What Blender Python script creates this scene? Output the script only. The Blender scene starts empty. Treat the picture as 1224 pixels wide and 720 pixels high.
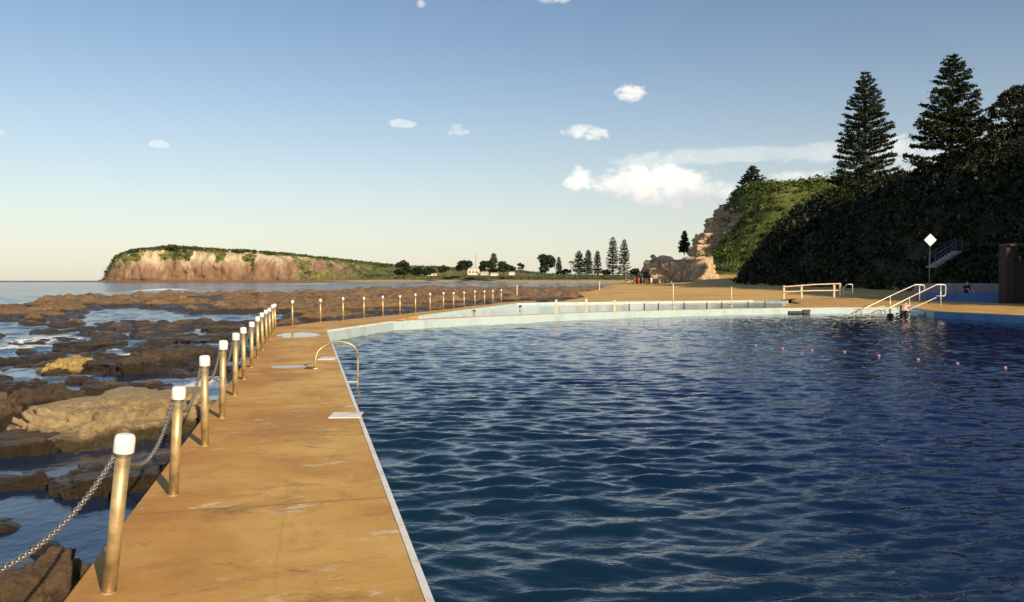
import bpy, bmesh, math, random
import numpy as np
from mathutils import Vector, Matrix, noise, Quaternion
PI = math.pi
random.seed(7); rng = np.random.default_rng(7)
sc = bpy.context.scene
COL = sc.collection

# ------------------------------------------------------------------ camera
EYE = 1.75; F = 952.0; HOR = 334.5
TH = math.atan((360-HOR)/F)
cam = bpy.data.cameras.new('camera'); camo = bpy.data.objects.new('camera', cam); COL.objects.link(camo)
cam.sensor_width = 36; cam.lens = 36*F/1224; cam.clip_end = 60000; cam.clip_start = 0.05
camo.location = (0, 0, EYE); camo.rotation_euler = (PI/2-TH, 0, 0)
sc.camera = camo

def ray(px, py):
    a = (px-612)/F; b = (360-py)/F
    return Vector((a, math.cos(TH)+b*math.sin(TH), -math.sin(TH)+b*math.cos(TH)))
def G(px, py, z=0.0):           # survey helper: where a sight line meets the level z
    d = ray(px, py); t = (z-EYE)/d.z
    return Vector((d.x*t, d.y*t, z))
def P(px, py, Y):               # where a sight line reaches distance Y
    d = ray(px, py); t = Y/d.y
    return Vector((d.x*t, Y, EYE+d.z*t))

# ------------------------------------------------------------------ helpers
ORD = ['first','second','third','fourth','fifth','sixth','seventh','eighth','ninth','tenth','eleventh','twelfth','thirteenth','fourteenth','fifteenth','sixteenth']
class MB:
    def __init__(s): s.v=[]; s.f=[]
    def add(s, vs, fs):
        o=len(s.v); s.v += [tuple(v) for v in vs]; s.f += [tuple(i+o for i in f) for f in fs]
    def box(s, c, size, rz=0, mat=None):
        x,y,z=[a/2 for a in size]
        M = Matrix.Translation(Vector(c)) @ Matrix.Rotation(rz,4,'Z')
        if mat: M = M @ mat
        vs=[M@Vector(p) for p in ((-x,-y,-z),(x,-y,-z),(x,y,-z),(-x,y,-z),(-x,-y,z),(x,-y,z),(x,y,z),(-x,y,z))]
        s.add(vs,[(0,3,2,1),(4,5,6,7),(0,1,5,4),(1,2,6,5),(2,3,7,6),(3,0,4,7)])
    def tube(s, pts, r, n=10, cap=True):
        pts=[Vector(p) for p in pts]
        if not hasattr(r,'__len__'): r=[r]*len(pts)
        up=None; rings=[]
        for i,p in enumerate(pts):
            t=(pts[min(i+1,len(pts)-1)]-pts[max(i-1,0)]).normalized()
            if up is None:
                up=Vector((0,0,1)) if abs(t.z)<.9 else Vector((1,0,0))
            a=(up-t*up.dot(t)).normalized(); up=a; b=t.cross(a)
            rings.append([p+(a*math.cos(2*PI*k/n)+b*math.sin(2*PI*k/n))*r[i] for k in range(n)])
        fs=[]
        for i in range(len(pts)-1):
            for k in range(n):
                k2=(k+1)%n; fs.append((i*n+k,i*n+k2,(i+1)*n+k2,(i+1)*n+k))
        if cap:
            fs.append(tuple(range(n-1,-1,-1))); fs.append(tuple((len(pts)-1)*n+k for k in range(n)))
        s.add([q for g in rings for q in g],fs)
    def prism(s, poly, z0, z1):
        n=len(poly)
        ar=sum(poly[i][0]*poly[(i+1)%n][1]-poly[(i+1)%n][0]*poly[i][1] for i in range(n))
        if ar<0: poly=poly[::-1]
        vs=[(p[0],p[1],z0) for p in poly]+[(p[0],p[1],z1) for p in poly]
        s.add(vs,[tuple(range(n-1,-1,-1)),tuple(range(n,2*n))]+[(i,(i+1)%n,n+(i+1)%n,n+i) for i in range(n)])
    def build(s, name, m, parent=None, smooth=False, bevel=0):
        me=bpy.data.meshes.new(name); me.from_pydata(s.v,[],s.f); me.update()
        return link(name, me, m, parent, smooth, bevel)
def link(name, me, m, parent=None, smooth=False, bevel=0):
    o=bpy.data.objects.new(name, me); COL.objects.link(o)
    if m: me.materials.append(m)
    if smooth: me.polygons.foreach_set('use_smooth',[True]*len(me.polygons))
    if parent: o.parent=parent
    if bevel:
        b=o.modifiers.new('bevel','BEVEL'); b.width=bevel; b.segments=2; b.limit_method='ANGLE'
    return o
def tag(o, label=None, cat=None, group=None, kind=None):
    if label: o['label']=label
    if cat: o['category']=cat
    if group: o['group']=group
    if kind: o['kind']=kind
    return o
def empty(name, loc, label, cat, group=None, rz=0):
    o=bpy.data.objects.new(name,None); COL.objects.link(o); o.empty_display_size=.1
    o.location=loc; o.rotation_euler=(0,0,rz)
    return tag(o,label,cat,group)
def copy_tree(o, parent=None):
    c=o.copy(); COL.objects.link(c); c.parent=parent
    for ch in o.children: copy_tree(ch,c)
    return c
def grid_mesh(name, X, Y, Z, m, mask=None, attrs=None, smooth=True):
    R,C=X.shape
    co=np.stack([X,Y,Z],-1).reshape(-1,3).astype(np.float32)
    idx=np.arange(R*C).reshape(R,C)
    q=np.stack([idx[:-1,:-1],idx[:-1,1:],idx[1:,1:],idx[1:,:-1]],-1).reshape(-1,4)
    # keep the normals up
    a=co[q[0,1]]-co[q[0,0]]; b=co[q[0,3]]-co[q[0,0]]
    if a[0]*b[1]-a[1]*b[0]<0: q=q[:,::-1]
    if mask is not None:
        mk=mask.reshape(-1); q=q[mk[q].all(1)]
        used=np.unique(q); rm=np.full(R*C,-1); rm[used]=np.arange(len(used)); q=rm[q]; co=co[used]
    else: used=None
    me=bpy.data.meshes.new(name)
    me.vertices.add(len(co)); me.vertices.foreach_set('co',co.ravel())
    n=len(q); me.loops.add(n*4); me.loops.foreach_set('vertex_index',q.ravel().astype(np.int32))
    me.polygons.add(n); me.polygons.foreach_set('loop_start',np.arange(0,n*4,4,dtype=np.int32))
    me.update(calc_edges=True)
    for k,v in (attrs or {}).items():
        v=v.reshape(-1); v=v if used is None else v[used]
        at=me.attributes.new(k,'FLOAT','POINT'); at.data.foreach_set('value',v.astype(np.float32))
    return link(name,me,m,None,smooth)
def quads_mesh(name, V, m, parent=None):
    """V: (n,4,3) array of leaf faces"""
    V=np.asarray(V,dtype=np.float32); n=len(V)
    me=bpy.data.meshes.new(name); me.vertices.add(n*4); me.vertices.foreach_set('co',V.ravel())
    me.loops.add(n*4); me.loops.foreach_set('vertex_index',np.arange(n*4,dtype=np.int32))
    me.polygons.add(n); me.polygons.foreach_set('loop_start',np.arange(0,n*4,4,dtype=np.int32))
    me.update(calc_edges=True)
    return link(name,me,m,parent)
def leaf_quads(cent, size, flat=0.0, r=None, aspect=.5):
    """random oriented leaf faces; cent (n,3), size scalar or (n,), flat 0..1 biases them to lie level"""
    r=r or rng
    n=len(cent); size=np.broadcast_to(np.asarray(size,float),(n,))*r.uniform(.6,1.3,n)
    a=r.normal(size=(n,3)); a[:,2]*=(1-flat); a/=np.linalg.norm(a,axis=1)[:,None]+1e-9
    b=r.normal(size=(n,3)); b[:,2]*=(1-flat); b-=a*(a*b).sum(1)[:,None]; b/=np.linalg.norm(b,axis=1)[:,None]+1e-9
    a=a*size[:,None]*.5; b=b*size[:,None]*.5*aspect
    return np.stack([cent-a,cent+b,cent+a,cent-b],1)
# value noise on arrays
_tab=rng.random((256,256))
def vn(x,y):
    xi=np.floor(x).astype(int); yi=np.floor(y).astype(int); fx=x-xi; fy=y-yi
    fx=fx*fx*(3-2*fx); fy=fy*fy*(3-2*fy)
    g=lambda a,b:_tab[a%256,b%256]
    return (g(xi,yi)*(1-fx)+g(xi+1,yi)*fx)*(1-fy)+(g(xi,yi+1)*(1-fx)+g(xi+1,yi+1)*fx)*fy
def fbm(x,y,o=4,s=1.0,g=.5):
    t=0; a=1; n=0
    for i in range(o):
        t=t+a*vn(x*s+17.3*i,y*s+9.1*i); n+=a; a*=g; s*=2.03
    return t/n
def inpoly(X,Y,poly):
    r=np.zeros(X.shape,bool); n=len(poly)
    for i in range(n):
        x0,y0=poly[i][:2]; x1,y1=poly[(i+1)%n][:2]
        if y0==y1: continue
        c=((y0>Y)!=(y1>Y))&(X<(x1-x0)*(Y-y0)/(y1-y0)+x0); r^=c
    return r
def dpoly(X,Y,poly,closed=True):
    d=np.full(X.shape,1e9); n=len(poly)
    for i in range(n if closed else n-1):
        x0,y0=poly[i][:2]; x1,y1=poly[(i+1)%n][:2]
        ux,uy=x1-x0,y1-y0; L=ux*ux+uy*uy
        t=np.clip(((X-x0)*ux+(Y-y0)*uy)/L,0,1)
        d=np.minimum(d,np.hypot(X-x0-t*ux,Y-y0-t*uy))
    return d
def sdf(X,Y,poly):   # positive inside
    return np.where(inpoly(X,Y,poly),1,-1)*dpoly(X,Y,poly)
def ss(a,b,x):
    t=np.clip((x-a)/(b-a),0,1); return t*t*(3-2*t)

# ------------------------------------------------------------------ materials
def mat(name): 
    m=bpy.data.materials.new(name); m.use_nodes=True
    nt=m.node_tree; b=nt.nodes['Principled BSDF']; return m,nt,b
class N:
    def __init__(s,nt): s.nt=nt
    def __call__(s,t,**k):
        n=s.nt.nodes.new(t)
        for a,v in k.items(): setattr(n,a,v)
        return n
    def link(s,a,b): s.nt.links.new(a,b)
    def inp(s,sock,v):
        if hasattr(v,'is_output'): s.nt.links.new(v,sock)
        else: sock.default_value=v
    def math(s,op,a,b=0.0,c=0.0,clamp=False):
        n=s('ShaderNodeMath',operation=op,use_clamp=clamp)
        for i,v in enumerate((a,b,c)): s.inp(n.inputs[i],v)
        return n.outputs[0]
    def pos(s): return s('ShaderNodeNewGeometry').outputs['Position']
    def objc(s): return s('ShaderNodeTexCoord').outputs['Object']
    def mapping(s,vec,scale=(1,1,1),rot=(0,0,0),loc=(0,0,0)):
        n=s('ShaderNodeMapping'); s.link(vec,n.inputs[0]); n.inputs['Scale'].default_value=scale; n.inputs['Rotation'].default_value=rot; n.inputs['Location'].default_value=loc
        return n.outputs[0]
    def noise(s,vec,scale,detail=4,rough=.55,dist=0,out=0):
        n=s('ShaderNodeTexNoise'); s.link(vec,n.inputs['Vector']); n.inputs['Scale'].default_value=scale
        n.inputs['Detail'].default_value=detail; n.inputs['Roughness'].default_value=rough; n.inputs['Distortion'].default_value=dist
        return n.outputs[out]
    def ramp(s,fac,stops,interp='LINEAR'):
        n=s('ShaderNodeValToRGB'); s.link(fac,n.inputs[0]); e=n.color_ramp.elements; n.color_ramp.interpolation=interp
        while len(e)<len(stops): e.new(.5)
        for i,(p,c) in enumerate(stops):
            e[i].position=p; e[i].color=(c if hasattr(c,'__len__') else (c,c,c))+(1,) if hasattr(c,'__len__') and len(c)==3 else (c,c,c,1)
        return n.outputs[0]
    def mix(s,f,a,b,blend='MIX'):
        n=s('ShaderNodeMix',data_type='RGBA',blend_type=blend)
        s.inp(n.inputs[0],f)
        for i,v in ((6,a),(7,b)):
            if hasattr(v,'is_output'): s.link(v,n.inputs[i])
            else: n.inputs[i].default_value=tuple(v)+(1,) if len(v)==3 else v
        return n.outputs[2]
    def range(s,v,a,b,c=0.0,d=1.0,smooth=False):
        n=s('ShaderNodeMapRange'); n.interpolation_type='SMOOTHSTEP' if smooth else 'LINEAR'
        s.inp(n.inputs[0],v); 
        for i,x in enumerate((a,b,c,d)): n.inputs[i+1].default_value=x
        return n.outputs[0]
    def bump(s,h,strength=.3,dist=.02,normal=None):
        n=s('ShaderNodeBump'); s.link(h,n.inputs['Height']); n.inputs['Strength'].default_value=strength; n.inputs['Distance'].default_value=dist
        if normal: s.link(normal,n.inputs['Normal'])
        return n.outputs[0]
    def sep(s,v): n=s('ShaderNodeSeparateXYZ'); s.link(v,n.inputs[0]); return n.outputs
def simple(name,c,rough=.6,metal=0,var=.15,scale=20,bump=.0):
    m,nt,b=mat(name); n=N(nt)
    v=n.noise(n.objc(),scale,4)
    lo=tuple(x*(1-var) for x in c); hi=tuple(min(1,x*(1+var)) for x in c)
    n.link(n.ramp(v,[(.3,lo),(.7,hi)]),b.inputs['Base Color'])
    b.inputs['Roughness'].default_value=rough; b.inputs['Metallic'].default_value=metal
    if bump: n.link(n.bump(v,bump,.01),b.inputs['Normal'])
    return m

WALKANG=math.atan(.2565)      # walkway heads this much left of the camera axis
def m_deck():
    m,nt,b=mat('stained_concrete'); n=N(nt)
    p=n.mapping(n.pos(),rot=(0,0,-WALKANG))
    big=n.noise(p,.55,5,.6,.4); mid=n.noise(n.mapping(p,scale=(.9,1.3,1)),1.5,7,.7,.5); fine=n.noise(p,38,5,.7)
    c=n.ramp(big,[(.36,(.38,.185,.032)),(.5,(.53,.30,.062)),(.64,(.64,.41,.12))])
    c=n.mix(n.math('MULTIPLY',n.range(mid,.5,.66),.7),c,(.33,.155,.03))
    c=n.mix(n.range(mid,.28,.42,1,0),c,(.58,.38,.15))
    c=n.mix(n.math('MULTIPLY',n.range(fine,.35,.7),.28),c,(.66,.44,.2))
    # orange rust toward the chain posts
    sx=n.sep(p)
    rn=n.noise(p,1.1,4,.6,.5)
    # distance across the walkway (pool edge near 0.30, outer edge near -1.6)
    edge=n.range(n.math('ADD',sx[0],n.math('MULTIPLY',rn,.7)),-1.0,.1,1,0)
    c=n.mix(n.math('MULTIPLY',edge,.45),c,(.40,.15,.02))
    # salt scale: short pale flakes
    sn=n.noise(n.mapping(p,scale=(1,2.2,1)),2.3,8,.76,.8)
    spots=n.range(n.noise(n.mapping(p,scale=(1,1.6,1),loc=(3,1,0)),.75,3,.5),.50,.58)
    salt=n.math('MULTIPLY',n.range(sn,.57,.61),spots,clamp=True)
    c=n.mix(n.math('MULTIPLY',salt,.8),c,(.66,.58,.42))
    dk=n.math('MULTIPLY',n.range(n.noise(n.mapping(p,scale=(1,1.7,1),loc=(7,4,0)),1.1,8,.76,.6),.55,.66),.6)
    c=n.mix(n.math('MULTIPLY',n.range(n.noise(p,150,3,.8),.5,.68),.5),c,(.22,.12,.04))
    c=n.mix(dk,c,(.14,.08,.03))
    # joints across the path
    jy=n.math('ADD',sx[1],n.math('MULTIPLY',n.noise(p,2.5,3),.03))
    j=n.math('ABSOLUTE',n.math('SUBTRACT',n.math('FRACT',n.math('MULTIPLY',n.math('ADD',jy,-.35),1/4.05)),.5))
    jm=n.range(j,.0,.004,1,0)
    c=n.mix(n.math('MULTIPLY',jm,.7),c,(.12,.07,.03))
    # hairline cracks
    vo=n('ShaderNodeTexVoronoi',feature='DISTANCE_TO_EDGE'); n.link(n.mapping(n.mix(.12,p,n.noise(p,2.2,4,out=1))),vo.inputs['Vector']); vo.inputs['Scale'].default_value=.42
    cr=n.range(vo.outputs[0],.0,.006,1,0)
    c=n.mix(n.math('MULTIPLY',cr,n.math('MULTIPLY',n.range(big,.45,.6),.25)),c,(.13,.07,.03))
    n.link(c,b.inputs['Base Color'])
    # standing water in shallow dips
    tot=None
    for (cx,cy,rx,ry) in PUD:
        q=n.mapping(n.pos(),loc=(-cx,-cy,0)); q=n.mapping(q,rot=(0,0,-WALKANG)); s=n.sep(q)
        e=n.math('ADD',n.math('POWER',n.math('ABSOLUTE',n.math('DIVIDE',s[0],rx)),2.0),n.math('POWER',n.math('ABSOLUTE',n.math('DIVIDE',s[1],ry)),2.0))
        e=n.math('ADD',e,n.math('MULTIPLY',n.math('SUBTRACT',n.noise(p,1.7,4,.6),.5),1.9))
        w=n.range(e,.75,.95,1,0)
        tot=w if tot is None else n.math('MAXIMUM',tot,w)
    n.link(n.range(tot,0,1,.82,.04),b.inputs['Roughness'])
    bh=n.math('ADD',n.math('MULTIPLY',fine,.5),n.math('MULTIPLY',mid,1.2))
    bn=n('ShaderNodeBump'); n.link(bh,bn.inputs['Height']); bn.inputs['Distance'].default_value=.012
    n.link(n.range(tot,0,1,.55,.01),bn.inputs['Strength']); n.link(bn.outputs[0],b.inputs['Normal'])
    c2=n.mix(tot,c,(.16,.10,.05)); n.link(c2,b.inputs['Base Color'])
    return m
def m_paint(name,c,dirt=(.35,.33,.25),amt=.5,scale=1.5):
    m,nt,b=mat(name); n=N(nt); p=n.pos()
    v=n.noise(n.mapping(p,scale=(1,1,.6)),scale,6,.65,.5); f=n.noise(p,14,5,.7)
    k=n.math('MULTIPLY',n.range(n.math('ADD',n.math('MULTIPLY',v,.7),n.math('MULTIPLY',f,.3)),.5,.66),amt)
    n.link(n.mix(k,c,dirt),b.inputs['Base Color']); b.inputs['Roughness'].default_value=.6
    n.link(n.bump(f,.25,.01),b.inputs['Normal']); return m
def m_water(name,deep,scale_bumps,rough=.03,foam=False,teal=None):
    m,nt,b=mat(name); n=N(nt); p=n.pos()
    c=n.mix(n.noise(p,.25,3),deep,tuple(x*1.6 for x in deep))
    if teal:
        c=n.mix(n.range(n.sep(n.mapping(p,rot=(0,0,-WALKANG)))[0],.2,9,1,0,True),c,teal)
    b.inputs['IOR'].default_value=1.42; b.inputs['Roughness'].default_value=rough
    dn=n('ShaderNodeVectorMath',operation='LENGTH'); n.link(p,dn.inputs[0]); dn=dn.outputs['Value']
    h=None
    for (sx,sy,s,a) in scale_bumps:
        q=n.math('MULTIPLY',n.noise(n.mapping(p,scale=(sx,sy,1)),s,3,.55,.35),a)
        h=q if h is None else n.math('ADD',h,q)
    bmp=n.bump(n.math('MULTIPLY',h,n.range(dn,12,220,.3,5)) if foam else h,1.0,1.0); n.link(bmp,b.inputs['Normal'])
    if foam:
        at=n('ShaderNodeAttribute',attribute_name='foam').outputs['Fac']
        k=n.math('ADD',at,n.math('MULTIPLY',n.math('SUBTRACT',n.noise(n.mapping(p,scale=(1,1,1)),1.6,8,.75,.6),.5),2.4))
        k=n.range(k,.42,.62); k=n.math('MULTIPLY',k,n.range(at,.02,.2))
        c=n.mix(k,c,(.75,.77,.76)); n.link(n.range(k,0,1,rough,.8),b.inputs['Roughness'])
    n.link(c,b.inputs['Base Color']); return m
def m_rock(name,a,b_,c_,wet=True,zwet=-.72,scale=1.0):
    m,nt,b=mat(name); n=N(nt); p=n.pos()
    v=n.noise(p,1.3*scale,8,.68,.5); f=n.noise(p,9*scale,8,.72,.3)
    vo=n('ShaderNodeTexVoronoi'); n.link(p,vo.inputs['Vector']); vo.inputs['Scale'].default_value=7*scale
    c=n.ramp(v,[(.3,a),(.5,b_),(.68,c_)])
    c=n.mix(n.math('MULTIPLY',n.range(f,.46,.66),.7),c,tuple(x*.3 for x in b_))
    pit=n.noise(p,26*scale,6,.75); c=n.mix(n.math('MULTIPLY',n.range(pit,.54,.64),.55),c,tuple(x*.35 for x in b_))
    c=n.mix(n.math('MULTIPLY',n.range(vo.outputs[0],.1,.5),.25),c,tuple(min(1,x*1.3) for x in c_))
    if wet:
        z=n.math('ADD',n.sep(p)[2],n.math('MULTIPLY',n.math('SUBTRACT',n.noise(p,2.2,5,.6),.5),.35))
        w=n.range(z,zwet-.04,zwet+.06,1,0)
        c=n.mix(n.math('MULTIPLY',w,.85),c,(.025,.018,.01))
        n.link(n.range(w,0,1,.85,.32),b.inputs['Roughness'])
    else: b.inputs['Roughness'].default_value=.88
    n.link(c,b.inputs['Base Color'])
    hh=n.math('ADD',n.math('ADD',n.math('MULTIPLY',v,1.0),n.math('MULTIPLY',f,.7)),n.math('MULTIPLY',pit,.28))
    n.link(n.bump(hh,1.0,.16/scale),b.inputs['Normal']); return m
def m_leaf(name,stops,scale=.35,rough=.55,trans=.0):
    m,nt,b=mat(name); n=N(nt); p=n.pos()
    v=n.noise(p,scale,4,.6); w=n.noise(p,scale*9,3,.6)
    k=n.math('ADD',n.math('MULTIPLY',v,.65),n.math('MULTIPLY',w,.35))
    n.link(n.ramp(k,stops),b.inputs['Base Color']); b.inputs['Roughness'].default_value=rough
    b.inputs['Specular IOR Level'].default_value=.25
    return m
PUD=[]
for (l,r_,yb,yf) in ((328,386,397,404.5),(322,368,436.5,440.5),(350,364,399,401)):
    a=G(l,(yb+yf)/2); bq=G(r_,(yb+yf)/2); f_=G((l+r_)/2,yf); k_=G((l+r_)/2,yb)
    PUD.append(((a.x+bq.x)/2,(f_.y+k_.y)/2,(bq.x-a.x)/2,(k_.y-f_.y)/2))
M={}
M['deck']=m_deck()
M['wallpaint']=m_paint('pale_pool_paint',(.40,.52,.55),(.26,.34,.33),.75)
M['shadepaint']=m_paint('shade_tinted_pool_paint',(.10,.26,.50),(.05,.12,.22),.6)  # pool paint with the side wall's shade put into it as blue
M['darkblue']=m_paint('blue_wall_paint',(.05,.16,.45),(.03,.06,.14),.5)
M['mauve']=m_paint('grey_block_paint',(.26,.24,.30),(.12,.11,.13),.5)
M['coping']=m_paint('white_coping_paint',(.72,.71,.68),(.42,.34,.2),.75,4)
M['cap']=simple('white_plastic',(.80,.79,.75),.42,0,.06,9)
M['post']=simple('weathered_galvanised_steel',(.48,.36,.18),.42,.5,.42,9,.25)
M['rail']=simple('painted_steel_rail',(.72,.68,.58),.35,.25,.12,9)
M['railshade']=simple('blue_grey_steel',(.11,.13,.20),.45,.3,.1,9)
M['chain']=simple('galvanised_chain',(.26,.25,.23),.45,.7,.25,40)
M['timber']=simple('pale_timber_rail',(.62,.52,.36),.7,0,.2,4)
M['black']=simple('dark_rubber',(.03,.035,.03),.6,0,.3,8)
M['white']=simple('white_sheet_paint',(.88,.88,.86),.5,0,.04,4)
M['pink']=simple('pink_float_plastic',(.32,.17,.18),.4,0,.1,5)

m,nt,b=mat('beach_sand'); n=N(nt); p=n.pos()
v=n.noise(n.mapping(p,scale=(.6,1.4,1)),.12,6,.6,.5); f=n.noise(p,1.7,6,.7); 
c=n.ramp(v,[(.3,(.46,.27,.08)),(.52,(.62,.40,.13)),(.7,(.68,.47,.18))]); c=n.mix(n.math('MULTIPLY',n.range(f,.45,.7),.35),c,(.22,.12,.05))
at=n('ShaderNodeAttribute',attribute_name='veg').outputs['Fac']; rk=n('ShaderNodeAttribute',attribute_name='rock').outputs['Fac']
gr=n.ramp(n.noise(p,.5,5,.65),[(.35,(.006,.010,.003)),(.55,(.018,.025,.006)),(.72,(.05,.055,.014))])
fg=n.range(n.sep(p)[1],168,186,0,1,True); gr=n.mix(fg,gr,n.ramp(n.noise(p,.3,6,.7),[(.35,(.035,.055,.010)),(.5,(.085,.11,.020)),(.65,(.17,.18,.04))]))  # sunlight on the far slope and shade on the near put into greens
k=n.range(n.math('ADD',at,n.math('MULTIPLY',n.math('SUBTRACT',n.noise(p,.6,6,.7),.5),.8)),.45,.6)
c=n.mix(k,c,gr)
st=n.noise(n.mapping(p,scale=(.12,.12,1.6)),1.1,6,.65,.4)
rc=n.ramp(st,[(.32,(.05,.032,.02)),(.45,(.26,.16,.09)),(.62,(.46,.32,.2))]); rk2=n.range(n.math('ADD',rk,n.math('MULTIPLY',n.math('SUBTRACT',n.noise(p,.35,6,.7),.5),.9)),.45,.58)
c=n.mix(rk2,c,rc); n.link(c,b.inputs['Base Color']); b.inputs['Roughness'].default_value=.93
n.link(n.bump(n.math('ADD',f,n.math('MULTIPLY',st,1.5)),.6,.25),b.inputs['Normal']); M['land']=m

M['reef']=m_rock('reef_rock',(.07,.042,.022),(.21,.125,.055),(.37,.235,.11),True,-.54,.45)
M['rock_tan']=m_rock('tan_sandstone',(.28,.19,.085),(.42,.30,.14),(.52,.40,.22),True,-.70)
M['rock_yellow']=m_rock('yellow_sandstone',(.34,.22,.07),(.50,.34,.11),(.58,.42,.16),True,-.80)
M['rock_brown']=m_rock('brown_wet_rock',(.045,.028,.015),(.12,.075,.036),(.25,.165,.085),True,-.66)
M['rock_dark']=m_rock('black_brown_rock',(.025,.018,.012),(.055,.038,.022),(.15,.10,.055),True,-.6)
M['cliffrock']=m_rock('cliff_sandstone',(.36,.23,.13),(.56,.39,.24),(.70,.55,.37),False,0,.3)
M['pine']=m_leaf('dark_pine_foliage',[(.35,(.010,.018,.008)),(.55,(.026,.040,.014)),(.7,(.055,.070,.022))],.5)
M['bark']=simple('grey_brown_bark',(.045,.033,.024),.9,0,.3,3,.4)
M['bush']=m_leaf('coastal_scrub_leaves',[(.35,(.005,.009,.003)),(.5,(.014,.022,.006)),(.62,(.035,.045,.010)),(.75,(.08,.08,.022))],.16)  # shade of the near bluff is put into these darker leaf colours
M['sunlitbush']=m_leaf('sunlit_tinted_foliage',[(.35,(.025,.045,.008)),(.5,(.07,.10,.018)),(.62,(.13,.16,.03)),(.75,(.20,.21,.05))],.12)  # scrub leaves with the far slope's sunlight put into their colour
M['brownleaf']=m_leaf('olive_brown_foliage',[(.35,(.008,.011,.004)),(.55,(.022,.022,.009)),(.75,(.085,.062,.024))],.5)
M['farleaf']=m_leaf('distant_tree_foliage',[(.35,(.014,.026,.012)),(.6,(.035,.055,.020)),(.75,(.07,.09,.03))],.12)
M['headleaf']=m_leaf('headland_scrub_leaves',[(.35,(.03,.045,.016)),(.55,(.065,.085,.025)),(.75,(.15,.15,.05))],.03)

# ------------------------------------------------------------------ layout outlines
SLP=-.2565
def wl(y,x0): return x0+SLP*y        # a line parallel to the walkway
XR=G(513,720).x-SLP*G(513,720).y     # pool edge
XP=G(130,708).x-SLP*G(130,708).y     # post line
XL=XP-.22                            # outer edge
C1=G(390,395)                        # pool corner at the walkway's far end
C1=Vector((wl(C1.y,XR),C1.y,0))
C2=G(470,384)
TIP=G(483,382.2)                     # where the wading pool starts
DIV=[G(483,383.2),G(565,379),G(620,377),G(665,375),G(735,372.4),G(806,370.6),G(880,369.0),G(930,368.2),G(1000,367.5),G(1060,367.3)]
DIV=[C2]+DIV
CR=G(1117,372); CR2=G(1224,377)
dr=(CR2-CR).normalized()
RB=CR2+dr*60
NOTCH=G(1088,367.3)
backpts=[(349.5,390,359),(383,385.5,357.5),(410,383.7,355.5),(435,380.7,355.3),(457.5,378.7,353.7),(478,376.7,353.2),(496.5,374.5,351),(514,372.5,350.5),(530,371,349.5),(542,369.7,349.5),(554.6,368,348.8),(567.5,366.3,347.5),(579,365.2,347.5),(589,364.2,347),(599,362.5,346)]
BO=[G(a,b_-.9) for a,b_,_ in backpts]+[G(612,361),G(640,359.4)]
CL=Vector((wl(G(330,391.5).y,XL),G(330,391.5).y,0))
# main pool outline
POOL=[Vector((wl(-12,XR),-12,0)),C1]+DIV+[NOTCH,CR,CR2,RB,Vector((RB.x,-14,0))]
# wading pool outline
WF=[G(500,377.2),G(525,373.8),G(560,369.4),G(590,365.8),G(618,362.4),G(660,361.3),G(700,361),G(800,360),G(900,359),G(940,359.6)]
def off(pts,d):   # shift a polyline sideways (left of its direction positive)
    out=[]
    for i,p in enumerate(pts):
        t=(pts[min(i+1,len(pts)-1)]-pts[max(i-1,0)]); t.z=0; t.normalize()
        out.append(Vector((p.x-t.y*d,p.y+t.x*d,p.z)))
    return out
DIVN=off(DIV,.45)     # far side of the dividing wall
WNEAR=DIVN[1:8]+[G(958,362.5)]
def struct(o): o['kind']='structure'; return o

# ------------------------------------------------------------------ walkways
mb=MB()
mb.prism([Vector((wl(-12,XL),-12,0)),Vector((wl(-12,XR),-12,0)),C1,CL],-2.2,0)
wk=struct(mb.build('walkway',M['deck'],bevel=.015)); tag(wk,'golden brown concrete walkway running away along the pool with a row of chained posts')
BIN=[C1,C2]+WF[:5]
mb=MB(); polyb=[CL]+BO+[G(640,361.6)]+[WF[4]]+WF[:4][::-1]+[DIVN[1],C2,C1]
mb.prism(polyb,-2.2,-.002)
struct(mb.build('back_walkway',M['deck'],bevel=.015))
def strip(pts,d0,d1,z0,z1):
    a=off(pts,d0); b2=off(pts,d1); m_=MB()
    for i in range(len(pts)-1): 
        q=[a[i],a[i+1],b2[i+1],b2[i]]
        m_.add([(v.x,v.y,z0) for v in q]+[(v.x,v.y,z1) for v in q],[(0,3,2,1),(4,5,6,7),(0,1,5,4),(2,3,7,6)]+([(3,0,4,7)] if i==0 else [])+([(1,2,6,5)] if i==len(pts)-2 else []))
    return m_
tag(struct(strip(DIV[1:9],.0,.45,-2.2,-.004).build('dividing_path',M['deck'])),'narrow path between the main pool and the wading pool')
tag(struct(strip(WF[4:],.0,.6,-1.2,-.006).build('wading_pool_rim',M['deck'])),'low concrete rim along the far side of the wading pool')
RD=[DIV[8],DIV[9],DIV[10],NOTCH,CR,CR2,RB,RB+Vector((10,0,0)),G(1224,365.5)+Vector((5,-8,0)),G(1224,364.8),G(1165,361),G(1110,359.2),G(1060,357.6),G(1000,356.8),G(955,357.2),G(946,359.4),WNEAR[-1],DIVN[8]]
mb=MB(); mb.prism(RD,-2.2,.0)
tag(struct(mb.build('pool_deck',M['deck'],bevel=.01)),'pale brown concrete deck at the right end of the pool')
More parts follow.
